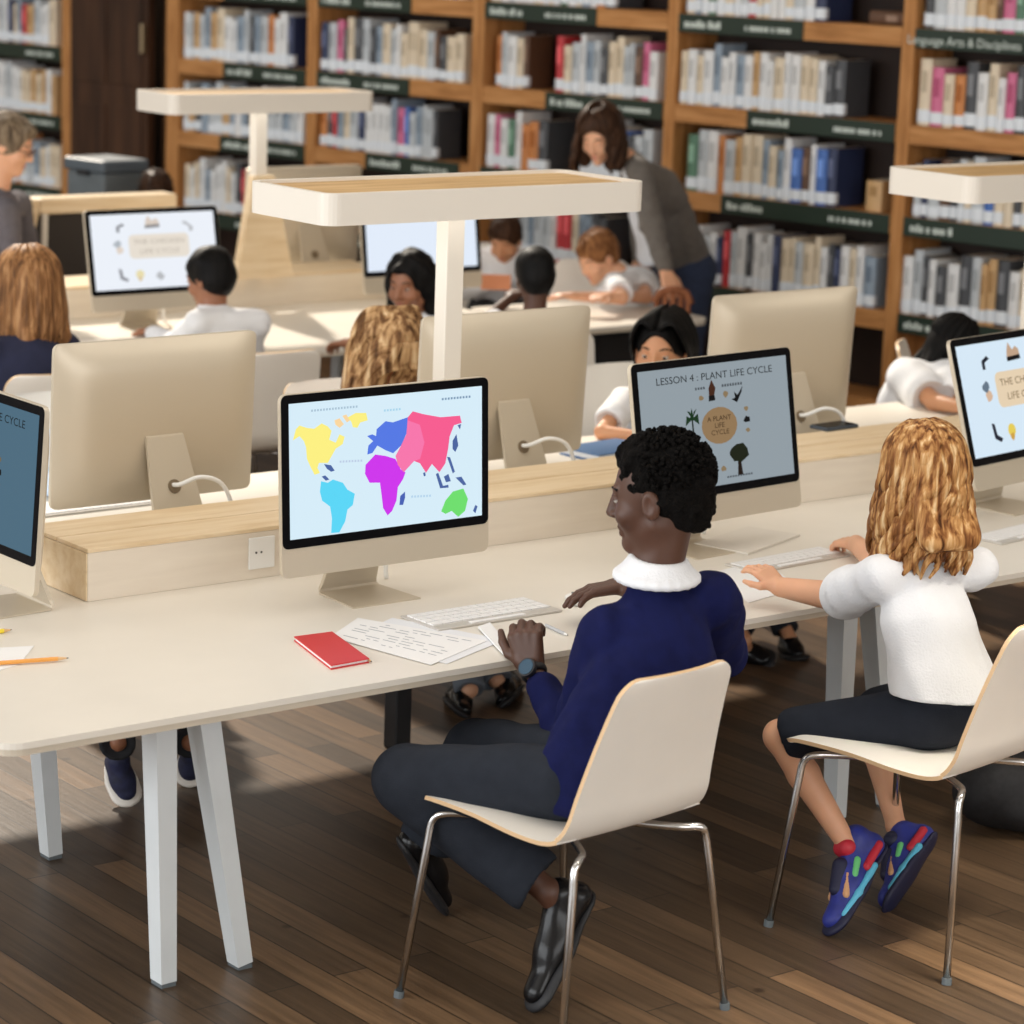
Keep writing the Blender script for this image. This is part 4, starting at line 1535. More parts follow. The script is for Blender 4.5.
def build_person(label, J, skin='fair', hair='black', style='short', top='white', bottom='charcoal', h=0.009, sleeve=1.0, name='person', cat='person',
                 shortpants=False, shoe=None, hand_scale=None, palm=((0, 0, -1), (0, 0, -1)), fdir=None, curl=(18, 18), base=None,
                 bulk=1.0, collar=False, face=True, extra=None, hair_fn=None, toph=None, top_name='shirt', hair_h=None, cuts_top=None, sleeve_r=1.0,
                 bottom_name='trousers', hairmul=1.0, wob=0.003, legs=True, hem=0.95, cuff=0.90, lid_z=-0.002, leg_r=1.0, low_r=1.0, hip_r=1.0, arm_r=1.0):
    s, hs = J['s'], J['hs']
    loc = base if base is not None else (J['pv'][0], J['pv'][1], 0.0)
    root = thing(name, label, cat, loc)
    F, Fl = J['F'], J['Fl']
    R = frame(J['haz'], J['hp'], J['hr'])
    fwd = Fl[:, 1]
    # body, one continuous skin
    S = SDF()
    L = add_head(S, J['hc'], R, hs, J['nb'])
    b = s * bulk
    S.rc(J['pv'], J['ch'], 0.120 * b, 0.125 * b, 0.03, (fwd, 0.68))
    S.rc(J['ch'], J['nb'], 0.115 * b, 0.05 * b, 0.03, (fwd, 0.72))
    S.rc(J['sh'][0], J['sh'][1], 0.045 * b, 0.045 * b, 0.03)
    hsz = hand_scale or s * 1.1
    for i in (0, 1):
        S.rc(J['sh'][i], J['el'][i], 0.040 * b * arm_r, 0.034 * b * arm_r, 0.015)
        S.rc(J['el'][i], J['wr'][i], 0.034 * b * arm_r, 0.0225 * b * arm_r, 0.01)
        fd = (V(J['wr'][i]) - V(J['el'][i])) if fdir is None or fdir[i] is None else fdir[i]
        c = curl[i]
        add_hand(S, J['wr'][i], fd, palm[i], hsz, c, (1 if i == 1 else -1))
        if legs:
            S.rc(J['hip'][i], J['kn'][i], 0.075 * b, 0.052 * b, 0.02)
            S.rc(J['kn'][i], V(J['kn'][i]) * 0.65 + V(J['an'][i]) * 0.35, 0.050 * b, 0.050 * b, 0.015)
            S.rc(V(J['kn'][i]) * 0.65 + V(J['an'][i]) * 0.35, J['an'][i], 0.050 * b, 0.031 * b, 0.015)
            S.rc(J['an'][i], V(J['an'][i]) * 0.3 + (V(J['toe'][i]) * 0.4 + V(J['heel'][i]) * 0.6) * 0.7, 0.03 * b, 0.024 * b, 0.015)
    body = part('body', S, h, SKIN[skin], root)
    # eyes and brows
    if face:
        for sx in (-1, 1):
            e = MB()
            bm = bmesh.new()
            bmesh.ops.create_uvsphere(bm, u_segments=12, v_segments=8, radius=0.0098 * hs)
            e.bm(bm, 0, Matrix.Translation(Vector(L(sx * 0.031, 0.0762, 0.005)) - Vector(root.location)))
            o = e.build('eye', EYEW, root, smooth=True)
            iris = MB()
            bm = bmesh.new()
            bmesh.ops.create_uvsphere(bm, u_segments=10, v_segments=6, radius=0.0066 * hs)
            iris.bm(bm, 0, Matrix.Translation(Vector(L(sx * 0.0305, 0.0806, 0.0035)) - Vector(root.location)))
            iris.build('iris', IRIS, o, smooth=True)
            lid = MB()
            bm = bmesh.new()
            bmesh.ops.create_uvsphere(bm, u_segments=14, v_segments=10, radius=0.0118 * hs)
            bmesh.ops.delete(bm, geom=[v for v in bm.verts if v.co.z < lid_z * hs], context='VERTS')
            Rl = Matrix(frame(J['haz'], J['hp'] + 10, J['hr']).tolist()).to_4x4()
            lid.bm(bm, 0, Matrix.Translation(Vector(L(sx * 0.031, 0.0762, 0.005)) - Vector(root.location)) @ Rl)
            lid.build('eyelid', SKIN[skin], root, smooth=True)
            br = [Vector(L(sx * 0.015, 0.0845, 0.026)) - Vector(root.location), Vector(L(sx * 0.032, 0.0835, 0.031)) - Vector(root.location), Vector(L(sx * 0.047, 0.070, 0.026)) - Vector(root.location)]
            MB().tube(bez(br, 4), [0.003 * hs] * 9, 6).build('eyebrow', HAIR['black' if hair in ('black', 'afro') else 'brown'], root, smooth=True)
        lp = MB()
        for dz, y in ((-0.057, 0.0875), (-0.0695, 0.0865)):
            lp.tube(bez([Vector(L(-0.019, y - 0.008, dz - 0.003)) - Vector(root.location), Vector(L(0, y + 0.0015, dz)) - Vector(root.location), Vector(L(0.019, y - 0.008, dz - 0.003)) - Vector(root.location)], 5),
                    [0.002 * hs + 0.0025 * hs * math.sin(PI * k / 10) for k in range(11)], 6)
        lp.build('lips', LIP[skin], root, smooth=True)
    # clothing
    g = 0.012 * s
    if top:
        C = SDF()
        hollow = []
        C.rc(V(J['pv']) * 1.0 - Fl[:, 2] * 0.03, J['ch'], (0.138 * b + g) * low_r, 0.136 * b + g, 0.03, (fwd, 0.72 + 0.2 * (low_r - 1)))
        C.rc(J['ch'], V(J['nb']) - Fl[:, 2] * 0.015 * s, 0.128 * b + g, 0.048 * b + g, 0.04, (fwd, 0.75))
        C.rc(J['sh'][0], J['sh'][1], 0.048 * b + g, 0.048 * b + g, 0.03)
        for i in (0, 1):
            a, e, w = V(J['sh'][i]), V(J['el'][i]), V(J['wr'][i])
            if sleeve >= 1:
                C.rc(a, e, (0.047 * b + g) * sleeve_r, (0.043 * b + g) * sleeve_r, 0.02)
                C.rc(e, e + (w - e) * cuff, (0.042 * b + g) * sleeve_r, (0.026 * b + g) * (0.5 + 0.5 * sleeve_r), 0.015)
            else:
                C.rc(a, a + (e - a) * sleeve, (0.048 * b + g) * sleeve_r, (0.054 * b + g) * sleeve_r, 0.02)
                hollow.append((a + (e - a) * sleeve + nv(e - a) * 0.074 * b * sleeve_r, 0.068 * b * sleeve_r))
        for q_, r_ in hollow:
            C.ell(q_, np.array([r_] * 3), None, 0.006, sub=True)
        wv = wobble(wob, 32)
        wv2 = wobble(wob * 0.6, 75)
        C.disp = lambda P: wv(P) + wv2(P)
        part(top_name, C, toph or h, CLOTH[top], root, cuts=cuts_top or [(V(J['pv']) - Fl[:, 2] * 0.045 * s, Fl[:, 2])] if not legs or cuts_top is not None else [])
    if bottom and legs:
        C = SDF()
        C.rc(J['hip'][0], J['hip'][1], (0.088 * b + g) * hip_r, (0.088 * b + g) * hip_r, 0.03)
        C.rc(J['pv'], V(J['pv']) + Fl[:, 2] * 0.04 * s, (0.125 * b + g) * hip_r, (0.11 * b + g) * hip_r, 0.03, (fwd, 0.74))
        for i in (0, 1):
            hp, k, a = V(J['hip'][i]), V(J['kn'][i]), V(J['an'][i])
            if shortpants:
                C.rc(hp, hp + (k - hp) * 0.86, 0.082 * b + g, 0.074 * b + g, 0.02)
                dn = nv(k - hp)
                C.ell(hp + (k - hp) * 0.86 + dn * 0.110, np.array([0.095, 0.095, 0.095]), None, 0.006, sub=True)
            else:
                C.rc(hp, k, 0.080 * b + g, (0.060 * b + g) * leg_r, 0.02)
                C.rc(k, k + (a - k) * hem, (0.060 * b + g) * leg_r, (0.054 * b + g) * leg_r, 0.015)
                dn = nv(a - k)
                C.ell(k + (a - k) * hem + dn * 0.075 * leg_r, np.array([0.085, 0.085, 0.085]) * leg_r, None, 0.008, sub=True)
        wv3 = wobble(0.0035, 30)
        C.disp = lambda P: wv3(P)
        part(bottom_name, C, toph or h, CLOTH[bottom], root)
    # hair
    hm = HAIR[hair]
    if hair_fn:
        hair_fn(root, L, R, hs, hm)
    elif style == 'short':
        H = SDF()
        hair_cap(H, L, R, hs, hairmul)
        H.disp = wobble(0.003 * hs, 60)
        joined('hair', H.mesh(hair_h or h), tufts(L, hs, 150 if hair in ('ginger', 'brown') else 0, hairmul, len(label)), hm, root)
    elif style == 'long':
        H = SDF()
        hair_cap(H, L, R, hs, hairmul)
        for sx in (-1, 0, 1):
            H.rc(L(sx * 0.05, -0.06, 0.0), L(sx * 0.06, -0.075, -0.13), 0.04 * hs, 0.03 * hs, 0.02)
        H.disp = wobble(0.003 * hs, 50)
        mb = locks(L, R, hs, 30, 0.20, 0.01, 1.0, 0.004, phi=(62, 298), seed=len(label))
        joined('hair', H.mesh(hair_h or h), mb, hm, root)
    # shoes
    if shoe and legs:
        for i in (0, 1):
            U, So, fr = shoe_sdf(J['an'][i], J['toe'][i], J['heel'][i], s * 1.05)
            so = part('shoe', U, min(h, 0.007), shoe, root)
            v, q = So.mesh(0.006)
            nmesh('sole', v - V(root.location), q, M['blackm'] if shoe is PATENT else M['white'], so)
    if extra:
        extra(root, L, R, hs, J)
    return root, L, R
# ------------------------------------------------------------------ the boy in the foreground
def arr(*p):
    return [np.array(list(v), float) for v in p]


F0 = frame(4)
J = dict(s=1.0, hs=1.20, az=4, F=F0, Fl=frame(10, 12), haz=-33, hp=10, hr=0)
J['pv'] = np.array([0.935, -0.56, 0.655])
J['nb'] = V(at(657, 572, y=-0.45))
J['ch'] = J['nb'] + np.array([-0.03, -0.05, -0.20])
J['hc'] = V(at(657, 496, y=-0.44))
J['sh'] = arr(at(607, 632, y=-0.44), at(712, 600, y=-0.50))
J['el'] = arr(at(577, 752, y=-0.31), at(720, 652, y=-0.34))
J['wr'] = arr(at(531, 667, y=-0.075), at(622, 586, y=0.14))
J['hip'] = arr((0.845, -0.52, 0.61), (1.00, -0.50, 0.61))
J['kn'] = arr(at(408, 780, y=-0.10), at(478, 752, y=0.10))
J['an'] = arr(at(549, 892, y=-0.42), at(424, 850, y=0.20))
J['toe'] = arr(at(536, 1006, z=0.012), at(440, 908, z=0.012))
J['heel'] = arr(at(592, 893, y=-0.44), at(398, 842, y=0.21))


def boy_extra(root, L, R, s, J):
    o = Vector(root.location)
    # white shirt collar: a folded band round the neck
    nb = V(J['nb'])
    ax = nv(V(J['hc']) - nb + np.array([0.0, -0.03, 0]))
    x = nv(np.cross([0, 1, 0], ax))
    y = np.cross(ax, x)
    C = SDF()
    n = 22
    pr, prl = [], []
    for i in range(n + 1):
        a = 2 * PI * i / n
        d = x * math.cos(a) + y * math.sin(a)
        pr.append(nb + d * 0.066 + ax * 0.030)
        prl.append(nb + d * 0.100 - ax * 0.004 - np.array([0, 0, 0.006 * (1 + math.sin(a))]))
    for i in range(n):
        C.rc(pr[i], pr[i + 1], 0.009, 0.009, 0.006)
        C.rc(prl[i], prl[i + 1], 0.011, 0.011, 0.006)
        C.rc(pr[i], prl[i], 0.009, 0.010, 0.008)
        C.rc((pr[i] + pr[i + 1]) / 2, (prl[i] + prl[i + 1]) / 2, 0.009, 0.010, 0.008)
    part('shirt_collar', C, 0.005, CLOTH['white'], root)
    # wrist watch
    w, e = V(J['wr'][0]), V(J['el'][0])
    d = nv(w - e)
    c = w - d * 0.022
    out = nv(-CF - d * (np.dot(-CF, d)) - CR * 0.25)
    sd = np.cross(d, out)
    band = MB()
    pts = [Vector(c + (out * math.cos(a) + sd * math.sin(a)) * 0.0315) - o for a in np.linspace(0, 2 * PI, 25)]
    band.tube(pts, 0.0105, 8, flat=0.45)
    b = band.build('wristwatch', M['blackm'], root, smooth=True)
    MB().tube([Vector(c + out * 0.030) - o, Vector(c + out * 0.043) - o], 0.026, 20).build('watch_case', mat('watch_case', (0.05, 0.05, 0.055), 0.35, 0.6), b)
    MB().tube([Vector(c + out * 0.0425) - o, Vector(c + out * 0.0445) - o], 0.0215, 20).build('watch_dial', mat('watch_dial', hexc(58, 84, 104), 0.2), b)
    # shirt tail showing at the hip
    p = Vector(at(527, 738, y=-0.33)) - o


def boy_hair(root, L, R, s, hm):
    H = SDF()
    H.ell(L(0, -0.026, 0.046), np.array([0.083, 0.100, 0.091]) * s, R, 0.02)
    H.ell(L(0, -0.056, 0.015), np.array([0.077, 0.071, 0.087]) * s, R, 0.02)
    H.ell(L(0, 0.024, 0.088), np.array([0.064, 0.046, 0.044]) * s, R, 0.02)
    H.ell(L(0, -0.078, -0.035), np.array([0.056, 0.036, 0.048]) * s, R, 0.02)
    H.ell(L(0, 0.122, -0.030), np.array([0.094, 0.078, 0.128]) * s, R, 0.01, sub=True)
    for sx in (-1, 1):
        H.ell(L(sx * 0.085, 0.005, -0.030), np.array([0.030, 0.034, 0.046]) * s, R, 0.008, sub=True)
    a, b = wobble(0.0048, 85, 8), wobble(0.0036, 190, 8)
    H.disp = lambda P: a(P) + b(P)
    mb = MB()
    q = random.Random(3)
    for i in range(520):     # small coiled tufts
        z = q.uniform(-0.25, 1)
        ph = q.uniform(0, 2 * PI)
        r = math.sqrt(1 - z * z)
        d = np.array([r * math.sin(ph), r * math.cos(ph), z])
        if d[1] > 0.30 and d[2] < 0.72 or d[2] < 0.1 and d[1] > 0.1:
            continue
        p = np.array([0, -0.026, 0.046]) + d * np.array([0.083, 0.100, 0.091]) * 0.985
        n_ = nv(d)
        tw = nv(np.cross(n_, [q.uniform(-1, 1), q.uniform(-1, 1), q.uniform(-1, 1)]))
        pts = [L(*(p + n_ * t * 0.012 + tw * 0.0035 * math.sin(t * 5))) for t in (0, 0.4, 0.75, 1.0)]
        mb.tube(pts, [0.0046 * s, 0.005 * s, 0.004 * s, 0.0016 * s], 5)
    joined('hair', H.mesh(0.0045), mb, hm, root)


build_person('boy in a navy sweater sitting with his back to us, looking left past the map', J, 'dark', 'afro', None, 'navy', 'charcoal', h=0.0046,
             name='person', shoe=PATENT, hand_scale=1.22, leg_r=1.22, low_r=1.09, hip_r=0.84, sleeve_r=1.22, hem=0.86, cuff=0.74, wob=0.0045, cuts_top=[((0, 0, 0.548), (0, 0, 1))], fdir=(np.array(at(520, 610, y=-0.03)) - np.array(at(531, 667, y=-0.075)), np.array(at(576, 593, y=0.20)) - np.array(at(622, 586, y=0.14))),
             palm=((0.75, 0.35, -0.4), (0, -0.1, -1)), curl=((58, 60, 62, 64), (20, 16, 16, 20)), extra=boy_extra, hair_fn=boy_hair, toph=0.0065, top_name='sweater',
             bulk=1.05, base=(0.905, -0.53, 0))

# ------------------------------------------------------------------ the girl with long blond hair
J = dict(s=0.90, hs=1.08, az=8, F=frame(8), Fl=frame(8, 8), haz=10, hp=14, hr=0)
J['pv'] = np.array([2.12, -0.60, 0.65])
J['nb'] = V(at(926, 548, y=-0.50))
J['ch'] = J['nb'] + np.array([-0.02, -0.04, -0.19])
J['hc'] = V(at(921, 476, y=-0.46))
J['sh'] = arr(at(886, 576, y=-0.47), at(974, 568, y=-0.53))
J['el'] = arr(at(838, 597, y=-0.19), at(893, 575, y=-0.12))
J['wr'] = arr(at(780, 587, y=0.05), at(856, 544, z=0.815))
J['hip'] = arr((2.06, -0.57, 0.61), (2.23, -0.55, 0.61))
J['kn'] = arr(at(780, 736, y=-0.22), at(868, 712, y=0.02))
J['an'] = arr(at(848, 846, y=-0.42), at(896, 826, y=-0.30))
J['toe'] = arr(at(833, 932, z=0.012), at(888, 908, z=0.012))
J['heel'] = arr(at(884, 846, y=-0.44), at(938, 836, y=-0.40))


def girl_hair(root, L, R, s, hm):
    H = SDF()
    hair_cap(H, L, R, s, 1.03)
    for sx in (-1, 0, 1):
        H.rc(L(sx * 0.045, -0.05, 0.0), L(sx * 0.052, -0.095, -0.16), 0.046 * s, 0.036 * s, 0.03)
    H.disp = wobble(0.004, 55)
    mb = locks(L, R, s, 62, 0.29, 0.020, 1.25, 0.016, phi=(52, 308), r0=0.0125, hmul=1.02, seed=21)
    mb2 = locks(L, R, s, 40, 0.25, 0.012, 1.15, 0.020, phi=(80, 280), r0=0.012, hmul=1.06, seed=5)
    mb.add(mb2.v, mb2.f)
    joined('hair', H.mesh(0.006), mb, hm, root)


SHOEP = dict(blue=mat('shoe_blue', hexc(44, 54, 140), 0.5, var=0.2, scale=30), red=mat('shoe_red', hexc(196, 44, 62), 0.5), cyan=mat('shoe_cyan', hexc(96, 190, 224), 0.45),
             green=mat('shoe_green', hexc(110, 206, 130), 0.5), sand=mat('shoe_sand', hexc(216, 164, 120), 0.6), navy=mat('shoe_navy', hexc(30, 32, 62), 0.55))


def girl_extra(root, L, R, s, J):
    for i in (0, 1):
        U, So, (f, u, x, heel, ln) = shoe_sdf(J['an'][i], J['toe'][i], J['heel'][i], 0.98)
        so = part('shoe', U, 0.005, SHOEP['blue'], root)
        o = V(root.location)
        v, q = So.mesh(0.005)
        nmesh('sole', v - o, q, SHOEP['navy'], so)
        K = lambda a, c, b: heel + f * a * ln + x * b + u * c

        def sub(name, prim, m, hh=0.0045):
            v, q = prim.mesh(hh)
            nmesh(name, v - o, q, m, so)
        for sd in (-1, 1):
            T = SDF()       # bright midsole line
            T.rc(K(0.30, 0.016, sd * 0.042), K(0.62, 0.016, sd * 0.046), 0.011, 0.010, 0.01)
            T.rc(K(0.62, 0.016, sd * 0.046), K(0.86, 0.016, sd * 0.036), 0.010, 0.009, 0.01)
            sub('midsole', T, SHOEP['cyan'])
            T = SDF()
            T.rc(K(0.10, 0.034, sd * 0.036), K(0.36, 0.034, sd * 0.041), 0.013, 0.012, 0.01)
            sub('flank_panel', T, SHOEP['red'])
            T = SDF()
            T.rc(K(0.36, 0.064, sd * 0.031), K(0.50, 0.050, sd * 0.037), 0.011, 0.010, 0.01)
            sub('side_stripe', T, SHOEP['green'])
            T = SDF()
            T.rc(K(0.52, 0.062, sd * 0.024), K(0.70, 0.040, sd * 0.034), 0.010, 0.010, 0.01)
            sub('mesh_panel', T, SHOEP['sand'])
        T = SDF()
        T.rc(K(0.30, 0.100, -0.01), K(0.30, 0.100, 0.01), 0.026, 0.026, 0.01)
        sub('ankle_lining', T, SHOEP['red'] if i == 0 else SHOEP['navy'])
        T = SDF()
        T.rc(K(0.46, 0.082, 0), K(0.66, 0.056, 0), 0.024, 0.022, 0.01)
        sub('tongue', T, SHOEP['navy'])
    # polo collar, mostly under the hair
    return


build_person('girl with long wavy blond hair in a white polo shirt, seen from behind', J, 'fair', 'blond', None, 'white', 'darknavy', h=0.005, sleeve=0.86, sleeve_r=1.22,
             shortpants=True, hand_scale=0.95, fdir=(np.array(at(748, 556, y=0.16)) - np.array(at(780, 587, y=0.05)), np.array(at(820, 538, z=0.80)) - np.array(at(856, 544, z=0.815))),
             palm=((0.2, 0.0, -1), (0.1, -0.2, -1)), curl=((22, 24, 28, 32), (40, 42, 44, 46)), hair_fn=girl_hair, extra=girl_extra, toph=0.0065, top_name='polo_shirt', bottom_name='shorts',
             bulk=0.98, base=(2.12, -0.60, 0), face=True, low_r=1.24, arm_r=1.45, hip_r=1.05,
             cuts_top=[(np.array([2.15, -0.60, 0.655]), nv([0.10, 0.05, 1.0]))])


# ------------------------------------------------------------------ everybody else
def simple(label, p, az, **k):
    J = seated(p[0], p[1], az, **{a: k.pop(a) for a in ('s', 'seat', 'lean', 'hs', 'hpitch', 'haz') if a in k})
    ov = k.pop('ov', {})
    for a, b in ov.items():
        if a in ('sh', 'el', 'wr', 'kn', 'an', 'toe', 'heel'):
            for i in (0, 1):
                if b[i] is not None:
                    J[a][i] = V(b[i])
        else:
            J[a] = b if np.isscalar(b) else V(b)
    return build_person(label, J, base=(p[0], p[1], 0), **k)


def chair_for(label, p, az, back=0.10, grey=True):
    f = frame(az)
    q = np.array([p[0], p[1], 0]) + f @ np.array([0, back, 0])
    c = dup(chair1, (q[0], q[1], 0), -math.radians(az), label, 'pale chairs of the other pupils')
    return c


def head_at(px, py, d):
    return V(at(px, py, d=d))


def seat_under(hc, az, s, lean=0.0, hs=1.05):
    """where the hips go for a head in that place"""
    F, Fl = frame(az), frame(az, lean)
    off = Fl @ (np.array([0, 0.06, 0.40]) * s)
    return hc[0] - off[0], hc[1] - off[1]


# dark-haired girl behind the plant lesson
hc = head_at(662, 353, 10.85)
p = seat_under(hc, 185, 0.84, 6)


def pony(root, L, R, s, hm):
    H = SDF()
    H.ell(L(0, -0.016, 0.038), np.array([0.082, 0.104, 0.090]) * s, R, 0.02)
    H.ell(L(0, -0.050, -0.010), np.array([0.078, 0.068, 0.080]) * s, R, 0.02)
    mb0 = MB()
    qq = random.Random(2)
    for i in range(44):
        sx = -1 if i % 2 else 1
        y = -0.075 + 0.155 * (i // 2) / 21
        k = qq.uniform(0.97, 1.04)
        mb0.tube(bez([L(sx * 0.006, y, 0.130 - 6 * max(0, y) ** 2), L(sx * 0.050 * k, y * 0.98, 0.108), L(sx * 0.083 * k, y * 0.78 - 0.006, 0.045), L(sx * 0.086 * k, y * 0.35 - 0.035, -0.03), L(sx * 0.074, -0.06, -0.075)], 4), [0.010 * s] * 16 + [0.004 * s], 6, flat=0.6)
    H.rc(L(0.074, -0.030, 0.02), L(0.078, -0.030, -0.10), 0.026 * s, 0.018 * s, 0.02)
    H.rc(L(-0.074, -0.030, 0.02), L(-0.074, -0.020, -0.06), 0.022 * s, 0.014 * s, 0.02)
    H.rc(L(-0.02, -0.11, 0.03), L(-0.03, -0.15, -0.20), 0.035 * s, 0.012 * s, 0.02)
    H.ell(L(0, 0.112, -0.034), np.array([0.070, 0.082, 0.112]) * s, R, 0.010, sub=True)
    H.disp = wobble(0.002, 60)
    joined('hair', H.mesh(0.0055), mb0, hm, root)
    mb = MB()
    c = Vector(L(0.084, -0.055, 0.035)) - Vector(root.location)
    mb.tube([c + Vector((0, 0, 0.012)), c - Vector((0, 0, 0.012))], 0.016 * s, 8)
    mb.build('hair_tie', M['paper'], root)


simple('black haired girl in white peering over the plant lesson computer', p, 185, s=0.84, lean=6, hs=1.30, haz=236, hpitch=4, skin='tan', hair='black', style=None, hair_fn=pony,
       top='white', sleeve=0.62, sleeve_r=1.15, h=0.0062, lid_z=0.0042, shoe=PATENT, ov=dict(hc=hc, an=(at(790, 640, y=1.75), at(744, 640, y=1.72)), toe=(at(800, 660, z=0.006), at(772, 664, z=0.006)), heel=(at(785, 655, y=1.8), at(736, 652, y=1.85)), sh=(None, at(624, 402, d=10.75)), el=(None, at(602, 432, d=10.5)), wr=(None, at(640, 436, d=10.4))), palm=((0, 0, -1), (0, 0, -1)))
chair_for('pale chair under the black haired girl behind the plant lesson', p, 185)

# girl at the right leaning over, behind the right-hand computer
hc = head_at(955, 350, 11.7)
p = seat_under(hc, 150, 0.86, 38)
simple('black haired girl in white leaning down behind the right-hand computer', p, 150, s=0.86, lean=38, hs=1.1, haz=120, hpitch=30, skin='tan', hair='black', style='long', top='white', sleeve=0.7,
       sleeve_r=1.3, h=0.008, ov=dict(hc=hc, nb=at(940, 372, d=11.7), ch=at(914, 392, d=11.75), pv=at(898, 428, d=11.85), sh=(at(950, 378, d=11.6), at(906, 376, d=11.65)), el=(at(965, 405, d=11.4), at(934, 402, d=11.4)), wr=(at(985, 408, d=11.3), at(966, 408, d=11.2))), bulk=1.28)
cq = at(896, 372, d=12.0)
f_ = frame(140)
chair_for('pale chair behind the girl leaning down at right', V(cq) + f_ @ np.array([0, 0.36, 0]), 140, 0.0)

# child bent over her work, fair streaked hair hanging down
hc = head_at(392, 346, 10.15)
p = seat_under(hc, 180, 0.84, 24)


def hang(root, L, R, s, hm):
    H = SDF()
    H.ell(L(0, -0.010, 0.038), np.array([0.086, 0.106, 0.094]) * s, R, 0.02)
    H.disp = wobble(0.003, 50)
    q = random.Random(8)
    mb = MB()
    for i in range(120):
        sx = -1 if i % 2 else 1
        t0 = q.uniform(-0.10, 0.105)
        k = q.random()
        a = L(sx * 0.004, t0, 0.132 - 0.5 * abs(t0) * 0.9)
        b = L(sx * (0.07 + 0.02 * k), t0 * 1.05, 0.07)
        c = L(sx * (0.094 + 0.018 * k), t0 * 1.05 + 0.02, 0.0)
        d = V(c) + np.array([0, 0, -0.10]) * s + (R[:, 0] * sx * q.uniform(0.01, 0.05)) * s
        e = d + np.array([q.uniform(-.03, .03), q.uniform(-.03, .03), -0.20 - 0.05 * q.random()]) * s
        pth = bez([a, b, c, d, e], 4)
        n = len(pth)
        for j, pt in enumerate(pth):
            pth[j] = pt + Vector(R[:, 0]) * 0.006 * math.sin(j * 0.9 + i) * (j / n)
        mb.tube(pth, [0.013 * s * (1.0 if j < n * 0.7 else max(0.2, 1 - (j / n - 0.7) / 0.36)) for j in range(n)], 6, flat=0.6)
    for i in range(46):
        x = q.uniform(-0.085, 0.085)
        a = L(x * 0.5, 0.04, 0.128)
        b = L(x, 0.098, 0.082)
        c = L(x * 1.1, 0.128, 0.01)
        d = V(c) + np.array([0, -0.01, -0.10]) * s
        e = d + np.array([q.uniform(-.03, .03), q.uniform(-.02, .02), -0.16 - 0.06 * q.random()]) * s
        pth = bez([a, b, c, d, e], 4)
        n = len(pth)
        mb.tube(pth, [0.013 * s * (1.0 if j < n * 0.7 else max(0.2, 1 - (j / n - 0.7) / 0.36)) for j in range(n)], 6, flat=0.6)
    joined('hair', H.mesh(0.007), mb, hm, root)


simple('child bent low over the desk with streaked fair hair hanging down, behind the map', p, 180, s=0.84, lean=24, hs=1.1, haz=190, hpitch=60, skin='fair', hair='ombre', style=None, hair_fn=hang,
       top='white', bottom='grey', shoe=PATENT, hem=1.0, h=0.008, ov=dict(hc=hc, an=(at(470, 690, y=1.80), at(496, 680, y=1.85)), toe=(at(462, 716, z=0.006), at(505, 706, z=0.006)), heel=(at(448, 702, y=1.95), at(520, 690, y=1.9))))
chair_for('pale chair under the child with streaked fair hair', p, 180)

# pupil hidden behind the left turned-away computer: pale blue sleeve, sneakers
hc = head_at(104, 418, 9.62)
p = seat_under(hc, 190, 0.80, 22)
SNK = mat('navy_sneaker', hexc(28, 32, 62), 0.7, var=0.4, scale=40)
simple('pupil in pale blue hidden behind the left turned-away computer, sneakers showing under the desk', p, 190, s=0.80, lean=22, hs=1.0, hpitch=35, skin='brown', hair='black', style='short', top='lightblue',
       bottom='black', shoe=SNK, hem=1.02, h=0.009, ov=dict(hc=hc, sh=(None, at(60, 440, d=9.45)), el=(None, at(44, 478, d=9.2)), wr=(None, at(70, 505, d=9.0)), kn=(at(205, 690, y=2.0), at(120, 690, y=2.0)), an=(at(190, 742, y=1.50), at(118, 742, y=1.46)), toe=(at(188, 785, z=0.006), at(130, 804, z=0.006)), heel=(at(196, 748, y=1.62), at(112, 758, y=1.6))))
chair_for('pale chair beside the pale blue sleeve at left', p, 190, 0.0)

# girl in navy at the far left, seen from behind
hc = head_at(26, 288, 10.75)
p = seat_under(hc, 12, 0.98, 4)


def straight(root, L, R, s, hm):
    H = SDF()
    hair_cap(H, L, R, s, 1.04)
    for sx in (-1, 0, 1):
        H.rc(L(sx * 0.05, -0.05, 0.0), L(sx * 0.062, -0.078, -0.155), 0.045 * s, 0.036 * s, 0.03)
    mb = locks(L, R, s, 56, 0.225, 0.02, 1.1, 0.003, phi=(58, 302), r0=0.0125, hmul=1.03, seed=4)
    joined('hair', H.mesh(0.007), mb, hm, root)


simple('girl in a navy sweater with straight light brown hair, seen from behind at far left', p, 12, s=0.98, lean=4, hs=1.22, haz=-6, hpitch=8, skin='fair', hair='lightbrown', style=None, hair_fn=straight,
       top='navydress', top_name='sweater', bottom='black', h=0.008, ov=dict(hc=hc, nb=at(28, 338, d=10.75), ch=at(30, 375, d=10.7), sh=(at(-18, 354, d=10.6), at(64, 347, d=10.85))), bulk=1.15)
chair_for('grey-white chair behind the girl in navy at far left', p, 12, 0.02)

# boy in white seen from behind before the far left lesson
hc = head_at(209, 278, 12.1)
p = seat_under(hc, 2, 0.92, 10)
simple('dark haired boy in a white shirt before the back row lesson computer, from behind', p, 2, s=0.92, lean=10, hs=1.06, haz=-22, hpitch=18, skin='brown', hair='black', style='short', top='white', bottom='black',
       h=0.008, ov=dict(hc=hc, sh=(at(198, 324, d=12.0), at(256, 322, d=12.15)), el=(at(175, 345, d=12.15), None), wr=(at(150, 332, d=12.6), None)), bulk=1.12, hairmul=1.04)
cq = at(285, 354, d=11.15)
chair_for('grey-white chair behind the dark haired boy in white', V(cq) + np.array([0, 0.36, 0]), 2, 0.0)

